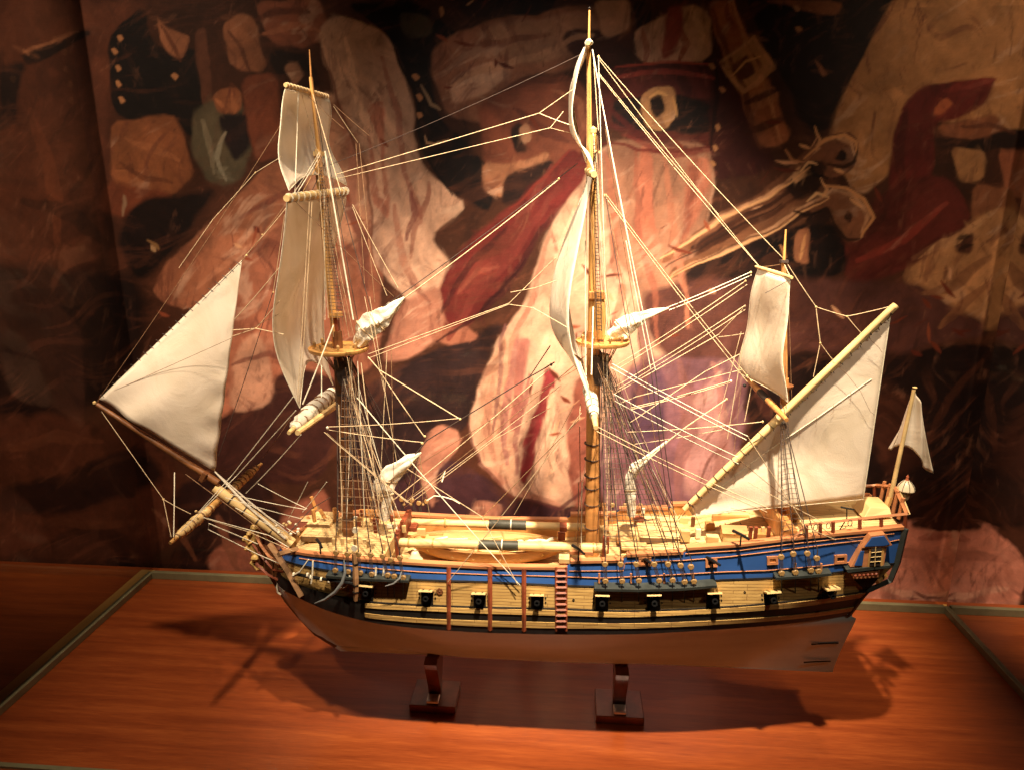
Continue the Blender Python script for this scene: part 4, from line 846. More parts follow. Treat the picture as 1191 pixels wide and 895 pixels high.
for k in range(6): 
    M = locate(995+k*4.8, 669-.4*k, .011); m = MB(); m.lathe([(.0002, -.001), (.0026, 0), (.0014, .0018), (.0002, .002)], 7, Matrix.Rotation(k*.8, 4, 'Y'), axis='y'); part('carving', m, 'red_wood', QG, True, M)
m = MB(); A = [locate(x, y, .004).translation for x, y in [(993,673),(1022,671),(1012,683),(1004,684)]]; m.prism(A, (0, .008, 0)); part('gallery_bracket', m, 'black_wood', QG, False)
m = MB(); m.tube([locate(1020, 676, .002).translation, c(1030, 668, -.035)], .004, 4); part('stern_knee', m, 'spar_wood', HULL, False)
# ---- bow: head rails, figurehead, catheads, anchor
def curve(name, pts, r, mat, parent=SHIP, n=6, both_sides=True):
    o = None
    for s in ((-1, 1) if both_sides else (-1,)):
        m = MB(); m.tube([Vector((p.x, p.y if s < 0 else 2*Y0-p.y, p.z)) for p in [c(*q) for q in pts]], r, n); o = part(name, m, mat, parent)
    return o
curve('head_rail', [(298,622,-.008),(304,634,-.014),(313,646,-.026),(324,655,-.042),(336,656,-.055)], .0028, 'rail_wood', n=4); curve('head_rail', [(291,640,-.006),(300,656,-.010),(312,668,-.022),(324,674,-.036)], .0026, 'red_wood', n=4); curve('head_rail', [(290,626,-.006),(304,646,-.012),(318,662,-.03),(330,664,-.048)], .0022, 'red_wood', n=4)
for (x0, y0, x1, y1, d) in ((307,638,309,662,-.018), (317,648,318,668,-.03), (300,630,302,654,-.010)): curve('head_timber', [(x0, y0, d), (x1, y1, d)], .002, 'brown_wood', n=4)
curve('fish_davit', [(314,632,-.040),(334,662,-.068),(351,693,-.085)], .0050, 'old_wood', n=4, both_sides=False)
for t in (.25, .5, .78):
    m = MB(); p, q = c(lerp(314, 351, t-.015), lerp(632, 693, t-.015), lerp(-.040, -.085, t)), c(lerp(314, 351, t+.015), lerp(632, 693, t+.015), lerp(-.040, -.085, t)); m.tube([p, q], .0056, 4); part('iron_band', m, 'black_wood', SHIP, False)
curve('cathead', [(346,638,-.055),(324,644,-.085)], .0046, 'old_wood', n=4); 
m = MB(); BODY = [(301,614,0),(297,622,0),(294,632,0),(298,644,0),(303,656,0)]
m.tube([c(*q) for q in BODY], [.004, .0080, .0096, .0086, .0045], 12); FIG = part('figurehead', m, 'gilt', SHIP)
for q, r in (((296,613),.0058), ((286,626),.0052), ((288,637),.0046), ((297,648),.0060), ((290,620),.004), ((303,660),.0042), ((294,654),.004)):
    r *= 1.25; m = MB(); p = c(q[0], q[1], -.007); m.lathe([(.0002, -r), (r*.75, -r*.6), (r, 0), (r*.75, r*.6), (.0002, r)], 10, Matrix.Translation(p)); part('carving', m, 'gilt', FIG)
for q in ([(296,628,-.006),(288,632,-.010),(284,624,-.012)], [(299,646,-.006),(292,654,-.010),(299,662,-.01)]): 
    m = MB(); m.tube([c(*p) for p in q], [.003, .0026, .0018], 8); part('carving', m, 'gilt', FIG)
# anchor stowed against the bow
ANC = put('anchor', None, SHIP, Matrix.Translation(locate(395, 675, .01).translation))
P = [locate(344, 667, .008).translation, locate(372, 672, .010).translation, locate(411, 678, .016).translation]; m = MB(); m.tube(P, .0026, 8); part('shank', m, 'iron', ANC)
m = MB(); m.tube([locate(x, y, o).translation for x, y, o in ((411.5,643,.020),(413,655,.021),(413.8,672,.022),(414,688,.021),(413.5,698,.020))], [.0034, .0042, .0046, .0040, .0030], 4); STK = part('stock', m, 'old_wood', ANC, False)
for y in (655, 664, 680, 688):
    a, b = [locate(413.4, y+k, .0215).translation for k in (-.8, .8)]; m = MB(); m.tube([a, b], .0049, 4); part('iron_band', m, 'black_wood', ANC, False)
m = MB(); m.tube([locate(x, y, o).translation for x, y, o in ((366,701,.008),(378,696.5,.014),(390,688,.017),(398,677,.018),(401.5,665,.018),(400,650,.016))], [.0008, .0020, .0027, .0028, .0022, .0008], 8); part('arm', m, 'grey_iron', ANC)
m = MB(); m.tube([locate(x, y, o).translation for x, y, o in ((448,681,.020),(458,678,.022),(465,672,.024),(467,664,.022))], [.0006, .0016, .0017, .0008], 8); part('arm', m, 'grey_iron', ANC)
m = MB(); q = locate(412, 637, .020); m.lathe([(.0034, -.0010), (.0048, -.0010), (.0048, .0010), (.0034, .0010)], 14, q, axis='y'); part('ring', m, 'white_rope', ANC)
for pts in ([(359,650),(349,664),(340,669)], [(364,651),(363.5,665),(362,678)], [(404,664),(408,672),(404,680),(396,684)]):
    m = MB(); m.tube([locate(x, y, .012).translation for x, y in pts], .0013, 6); part('lashing', m, 'white_rope', ANC)
for (x, y) in ((342,667.5), (362,670.5), (374,673), (383,675), (358,668)): 
    m = MB(); p = locate(x, y, .010).translation; m.tube([p-Vector((.0014, 0, 0)), p+Vector((.0014, 0, 0))], .0038, 8); part('lashing', m, 'white_rope', ANC)
m = MB(); m.tube([c(324,674,-.03), c(322,682,-.032), c(323,688,-.034), c(327,691,-.036)], .0016, 6); part('hawse_rope', m, 'white_rope', HULL)
blob('hawse_hole', 424, 686, .004, 'grey_iron', 5)
# ------------------------------------------------------------------ setting: plinth, wall, mural, glass case, cradles
def wood_table():
    m, nt, p = nmat('table_wood')
    tc = nt.nodes.new('ShaderNodeTexCoord'); mp = nt.nodes.new('ShaderNodeMapping'); mp.inputs['Scale'].default_value = (1.6, 26, 1)
    n1 = nt.nodes.new('ShaderNodeTexNoise'); n1.inputs['Scale'].default_value = 2.2; n1.inputs['Detail'].default_value = 8; n1.inputs['Roughness'].default_value = .62; n1.inputs['Distortion'].default_value = .25
    mp2 = nt.nodes.new('ShaderNodeMapping'); mp2.inputs['Scale'].default_value = (16, 460, 1)
    n2 = nt.nodes.new('ShaderNodeTexNoise'); n2.inputs['Scale'].default_value = 2; n2.inputs['Detail'].default_value = 4
    for a, b in ((mp, n1), (mp2, n2)):
        nt.links.new(tc.outputs['Object'], a.inputs[0]); nt.links.new(a.outputs[0], b.inputs[0])
    cr = nt.nodes.new('ShaderNodeValToRGB'); e = cr.color_ramp.elements
    e[0].position = .22; e[0].color = (.15, .026, .0065, 1); e[1].position = .82; e[1].color = (.37, .092, .021, 1)
    x = cr.color_ramp.elements.new(.52); x.color = (.25, .052, .012, 1)
    mx = nt.nodes.new('ShaderNodeMath'); mx.operation = 'MULTIPLY_ADD'; mx.inputs[1].default_value = .60; mx.inputs[2].default_value = -.30
    ad = nt.nodes.new('ShaderNodeMath'); ad.operation = 'ADD'
    nt.links.new(n2.outputs[0], mx.inputs[0]); nt.links.new(n1.outputs[0], ad.inputs[0]); nt.links.new(mx.outputs[0], ad.inputs[1])
    nt.links.new(ad.outputs[0], cr.inputs[0]); nt.links.new(cr.outputs[0], p.inputs['Base Color'])
    p.inputs['Roughness'].default_value = .33; p.inputs['Specular IOR Level'].default_value = .3; p.inputs['Coat Weight'].default_value = .25; p.inputs['Coat Roughness'].default_value = .12
wood_table()
def glass():
    m, nt, p = nmat('case_glass')
    tr = nt.nodes.new('ShaderNodeBsdfTransparent'); tr.inputs[0].default_value = (.93, .95, .92, 1)
    gl = nt.nodes.new('ShaderNodeBsdfGlossy'); gl.inputs['Roughness'].default_value = .0
    fr = nt.nodes.new('ShaderNodeFresnel'); fr.inputs[0].default_value = 1.5
    mx = nt.nodes.new('ShaderNodeMixShader'); nt.links.new(fr.outputs[0], mx.inputs[0]); nt.links.new(tr.outputs[0], mx.inputs[1]); nt.links.new(gl.outputs[0], mx.inputs[2])
    nt.links.new(mx.outputs[0], nt.nodes['Material Output'].inputs[0])
glass()
m = MB(); m.box((-2.2, .30, -.06), (2.2, BACK+.045, 0)); tag(part('plinth', m, 'table_wood', None, False), 'polished red-brown wooden display plinth under the ship model', 'plinth', kind='structure')
m = MB(); m.box((-2.4, BACK+.075, -.5), (2.4, BACK+.2, 1.9)); tag(part('wall', m, 'wall_paint', None, False), 'dark wall behind the painted mural', 'wall', kind='structure')
XL, XR = atz(180, 668, 0).x, atz(1103, 716, 0).x
CASE = bpy.data.objects.new('display_case', None); COL.objects.link(CASE); CASE.location = (0, Y0, 0); WORLD['display_case'] = Matrix.Translation((0, Y0, 0))
tag(CASE, 'glass display case set in grey-green channels around the ship model', 'display case')
FRONT = atz(20, 889, 0).y
for nm, (a, b) in (('base_channel', ((XL-.008, FRONT), (XL+.004, BACK+.006))), ('base_channel', ((XR-.004, FRONT), (XR+.008, BACK+.006)))):
    m = MB(); m.box((a[0], a[1], .0), (b[0], b[1], .014)); part(nm, m, 'channel_metal', CASE, False, bevel=.001)
m = MB(); m.box((XL+.0042, BACK-.004, .0), (XR-.0042, BACK+.006, .017)); part('base_channel', m, 'channel_metal', CASE, False, bevel=.001)
m = MB(); m.box((XL+.0042, FRONT-.008, .0), (XR-.0042, FRONT, .004)); part('base_channel', m, 'channel_metal', CASE, False)
for s, x in ((-1, XL-.0085), (1, XR+.0085)):
    m = MB(); m.box((min(x, x+s*.034), FRONT, .0), (max(x, x+s*.034), BACK+.03, .003)); part('trim_strip', m, 'trim_brass', CASE, False)
for x in (XL-.002, XR+.002):
    m = MB(); m.add([(x, FRONT, .008), (x, BACK+.004, .008), (x, BACK+.004, 1.7), (x, FRONT, 1.7)], [(0, 1, 2, 3)]); part('glass_pane', m, 'case_glass', CASE, False)
# ---- the mural: a flat painted panel, colours laid down as brush strokes
YM = BACK+.055
def mural():
    S = .0027; xs = np.arange(-1.75, 1.62, S); zs = np.arange(-.02, 1.42, S)
    X, Z = np.meshgrid(xs, zs); q0 = X-EYE[0]; q2 = Z-EYE[2]; q1 = YM
    d = q0*FW[0]+q1*FW[1]+q2*FW[2]
    U = CX+FPX*(q0*RT_[0]+q1*RT_[1])/d; V = CY-FPX*(q0*UP[0]+q1*UP[1]+q2*UP[2])/d
    H, Wd = X.shape
    def noise(n, seed):                    # smooth value noise
        r = np.random.default_rng(seed); a = r.random((int(H/n)+3, int(Wd/n)+3)); yy = np.arange(H)/n; xx = np.arange(Wd)/n
        iy = yy.astype(int); ix = xx.astype(int); fy = (yy-iy)[:, None]; fx = (xx-ix)[None, :]; fy = fy*fy*(3-2*fy); fx = fx*fx*(3-2*fx)
        A = a[iy][:, ix]; B = a[iy][:, ix+1]; C_ = a[iy+1][:, ix]; D = a[iy+1][:, ix+1]
        return (A*(1-fx)+B*fx)*(1-fy)+(C_*(1-fx)+D*fx)*fy
    Un = U+(noise(4, 21)-.5)*1.0+(noise(12, 1)-.5)*4+(noise(36, 2)-.5)*12; Vn = V+(noise(4, 23)-.5)*1.0+(noise(12, 3)-.5)*4+(noise(36, 4)-.5)*12
    img = np.zeros((H, Wd, 3)); img[:] = rgb(66, 32, 16)[:3]
    t = noise(40, 5)[..., None]; img = img*(.6+.9*t)
    def poly(pts, col, soft=5, var=.25):
        soft = max(1.8, soft*.6); p = np.array(pts, float)
        for _ in range(2):                 # round the outline
            q = np.roll(p, -1, 0); p = np.stack([p*.84+q*.16, p*.16+q*.84], 1).reshape(-1, 2)
        x0, y0 = p.min(0)-26-soft; x1, y1 = p.max(0)+26+soft
        ii = np.where((U > x0) & (U < x1) & (V > y0) & (V < y1))
        if not len(ii[0]): return
        x = Un[ii]; y = Vn[ii]; ins = np.zeros(x.shape, bool); dd = np.full(x.shape, 1e9)
        for k in range(len(p)):
            ax, ay = p[k]; bx, by = p[(k+1) % len(p)]
            cnd = ((ay > y) != (by > y)) & (x < (bx-ax)*(y-ay)/((by-ay) if by != ay else 1e-9)+ax); ins ^= cnd
            l2 = (bx-ax)**2+(by-ay)**2+1e-9; tt = np.clip(((x-ax)*(bx-ax)+(y-ay)*(by-ay))/l2, 0, 1)
            dd = np.minimum(dd, (x-ax-tt*(bx-ax))**2+(y-ay-tt*(by-ay))**2)
        sd = np.sqrt(dd)*np.where(ins, 1, -1); a = np.clip(sd/soft+.5, 0, 1)[:, None]
        cl = np.array(rgb(*col)[:3]); sd0 = int(abs(pts[0][0])*7+abs(pts[0][1])*13) % 997; ang = (sd0 % 31)/31*1.2+.9; nz_ = FB[(ii[0]+sd0) % H, (ii[1]+sd0*3) % Wd]
        area = (p[:, 0].max()-p[:, 0].min())*(p[:, 1].max()-p[:, 1].min()); big = min(1, area/9000)
        fold = np.sin((x*math.cos(ang)+y*math.sin(ang)*.45)*.16+nz_*9)*.13*big+(nz_-.5)*.5*var/.25
        v = (1+fold+.10*(np.clip(sd/22, 0, 1)-.7)*big)[:, None]
        img[ii] = img[ii]*(1-a)+cl*v*a
    FB = .5*noise(26, 41)+.3*noise(11, 42)+.2*noise(5, 43)
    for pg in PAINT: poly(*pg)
    def line(pts, w, col, op=.8, soft=1.5):
        p = np.array(pts, float); x0, y0 = p.min(0)-20-w; x1, y1 = p.max(0)+20+w; ii = np.where((U > x0) & (U < x1) & (V > y0) & (V < y1))
        if not len(ii[0]): return
        x = Un[ii]; y = Vn[ii]; dd = np.full(x.shape, 1e9); ww = np.full(x.shape, w, float); k = len(p)-1
        for j in range(k):
            ax, ay = p[j]; bx, by = p[j+1]; l2 = (bx-ax)**2+(by-ay)**2+1e-9; tt = np.clip(((x-ax)*(bx-ax)+(y-ay)*(by-ay))/l2, 0, 1)
            d2 = (x-ax-tt*(bx-ax))**2+(y-ay-tt*(by-ay))**2; g = d2 < dd; s = (j+tt)/k; ww = np.where(g, w*(.35+.65*np.sin(np.pi*np.clip(s*.9+.05, 0, 1))), ww); dd = np.minimum(dd, d2)
        a = (np.clip((ww-np.sqrt(dd))/soft+.5, 0, 1)*op)[:, None]; img[ii] = img[ii]*(1-a)+np.array(rgb(*col)[:3])*a
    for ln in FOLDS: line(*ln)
    LAT_ = np.random.default_rng(77).random((256, 256))
    def vn(x, y):
        ix = np.floor(x).astype(int); iy = np.floor(y).astype(int); fx = x-ix; fy = y-iy; fx = fx*fx*(3-2*fx); fy = fy*fy*(3-2*fy); a = lambda i, j: LAT_[(iy+j) % 256, (ix+i) % 256]
        return (a(0, 0)*(1-fx)+a(1, 0)*fx)*(1-fy)+(a(0, 1)*(1-fx)+a(1, 1)*fx)*fy
    wx = U+26*(vn(U/60, V/60)-.5)*2; wy = V+26*(vn(U/60+40, V/60)-.5)*2
    def streak(t, a, b, o): x = wx*math.cos(t)+wy*math.sin(t); y = -wx*math.sin(t)+wy*math.cos(t); return .5*vn(x/a+o, y/b)+.3*vn(x*2.1/a+o, y*1.9/b+9)+.2*vn(x*4.3/a, y*4.1/b+o)
    lum = img.mean(2); lit = np.clip((lum-.05)/.10, 0, 1)
    for t, a, b, o, th_, cl, op in ((.35, 7, 46, 3, .60, (104,50,34), .62), (-.4, 6, 34, 60, .63, (92,38,30), .5), (.9, 9, 50, 20, .62, (232,186,152), .34), (.2, 5, 26, 90, .66, (70,32,26), .5)):
        m_ = (np.clip((streak(t, a, b, o)-th_)*9, 0, 1)*op*lit*np.clip(vn(U/70+o, V/70)*2.2-.5, 0, 1))[..., None]; img = img*(1-m_)+np.array(rgb(*cl)[:3])*m_
    for t, a, b, o, th_, cl, op in ((1.3, 8, 60, 33, .56, (92,46,26), .40), (1.0, 7, 40, 71, .62, (120,62,36), .32), (.5, 9, 40, 15, .60, (18,8,8), .4), (.2, 6, 22, 50, .68, (150,92,62), .3)):
        m_ = (np.clip((streak(t, a, b, o)-th_)*7, 0, 1)*op*(1-lit)*np.clip(vn(U/80+o*2, V/80)*2.4-.6, 0, 1))[..., None]; img = img*(1-m_)+np.array(rgb(*cl)[:3])*m_
    mot = .3*noise(3, 31)+.3*noise(8, 32)+.4*noise(22, 33); img *= (.66+.68*mot)[..., None]; gr = img.mean(2, keepdims=True); img = gr+(img-gr)*.86
    # brush strokes following the forms
    src = img.copy(); gm = src.mean(2)
    for ax in (0, 1):
        cs = sum(np.roll(gm, q, ax) for q in range(-4, 5))/9; gm = cs
    gy, gx = np.gradient(gm); sm = noise(30, 8)*2*math.pi
    r = np.random.default_rng(11)
    for L, Wb, N, op in ((9, 2.4, 9000, .26), (6, 1.6, 18000, .32), (3.5, 1.1, 14000, .34)):
        cy = r.integers(0, H, N); cx = r.integers(0, Wd, N)
        for k in range(N):
            i, j = cy[k], cx[k]; ang = math.atan2(gy[i, j], gx[i, j])+math.pi/2 if abs(gx[i, j])+abs(gy[i, j]) > .0015 else sm[i, j]*.5
            ang += r.normal()*.15; l = L*(.5+r.random()); wd = Wb*(.6+.7*r.random())*1.0; R = int(l)+2
            i0, i1, j0, j1 = max(0, i-R), min(H, i+R+1), max(0, j-R), min(Wd, j+R+1)
            yy, xx = np.mgrid[i0:i1, j0:j1]; yy = yy-i; xx = xx-j
            ca, sa = math.cos(ang), math.sin(ang); a = xx*ca+yy*sa; b = -xx*sa+yy*ca
            mk = np.clip((1-(np.abs(a)/l)**3-(np.abs(b)/wd)**2)*1.6, 0, 1)*op*(.75+.25*np.sin(b*2.4+k))
            colr = src[i, j]*(1+r.normal()*.13)*(1+np.array([.05, 0, -.05])*r.normal())
            img[i0:i1, j0:j1] = img[i0:i1, j0:j1]*(1-mk[..., None])+colr*mk[..., None]
    for ln in CRISP: line(*ln)
    for pg in FINE: poly(*pg)
    img *= (1+.10*(r.random((H, Wd, 1))-.5)); img = np.clip(img, .002, .9)
    me = bpy.data.meshes.new('painted_face'); nv = H*Wd; co = np.empty((nv, 3), np.float32); co[:, 0] = X.ravel(); co[:, 1] = YM; co[:, 2] = Z.ravel()
    i = np.arange((H-1)*(Wd-1)); rr = i//(Wd-1); cc = i % (Wd-1); a = rr*Wd+cc
    quads = np.stack([a, a+1, a+Wd+1, a+Wd], 1).astype(np.int32); nf = len(quads)
    me.vertices.add(nv); me.vertices.foreach_set('co', co.ravel()); me.loops.add(nf*4); me.loops.foreach_set('vertex_index', quads.ravel())
    me.polygons.add(nf); me.polygons.foreach_set('loop_start', np.arange(nf, dtype=np.int32)*4); me.update(calc_edges=True)
    at_ = me.color_attributes.new('paint', 'FLOAT_COLOR', 'POINT'); cl = np.ones((nv, 4), np.float32); cl[:, :3] = img.reshape(-1, 3); at_.data.foreach_set('color', cl.ravel())
    m, nt, p = nmat('mural_paint'); ca = nt.nodes.new('ShaderNodeVertexColor'); ca.layer_name = 'paint'; nt.links.new(ca.outputs[0], p.inputs['Base Color'])
    tc = nt.nodes.new('ShaderNodeTexCoord'); mp = nt.nodes.new('ShaderNodeMapping'); mp.inputs['Scale'].default_value = (40, 1, 420); nz = nt.nodes.new('ShaderNodeTexNoise'); nz.inputs['Scale'].default_value = 1; nz.inputs['Detail'].default_value = 3
    nt.links.new(tc.outputs['Object'], mp.inputs[0]); nt.links.new(mp.outputs[0], nz.inputs[0])
    b = nt.nodes.new('ShaderNodeBump'); b.inputs['Strength'].default_value = .25; b.inputs['Distance'].default_value = .001; nt.links.new(nz.outputs[0], b.inputs['Height']); nt.links.new(b.outputs[0], p.inputs['Normal'])
    p.inputs['Roughness'].default_value = .55; p.inputs['Specular IOR Level'].default_value = .25; p.inputs['Coat Weight'].default_value = .5; p.inputs['Coat Roughness'].default_value = .06
    me.materials.append(m); o = put('mural', me); mo = o.modifiers.new('thickness', 'SOLIDIFY'); mo.thickness = .012; mo.offset = -1 
    tag(o, 'huge oil-style wall mural of ragged coats, sashes and pistols behind the ship model', 'mural')
CL, CS, DK, DP, RD, DR, OB, TN, BR = (202,150,118), (160,98,68), (34,16,12), (54,28,30), (88,28,22), (66,19,15), (152,90,54), (170,114,74), (96,52,32)
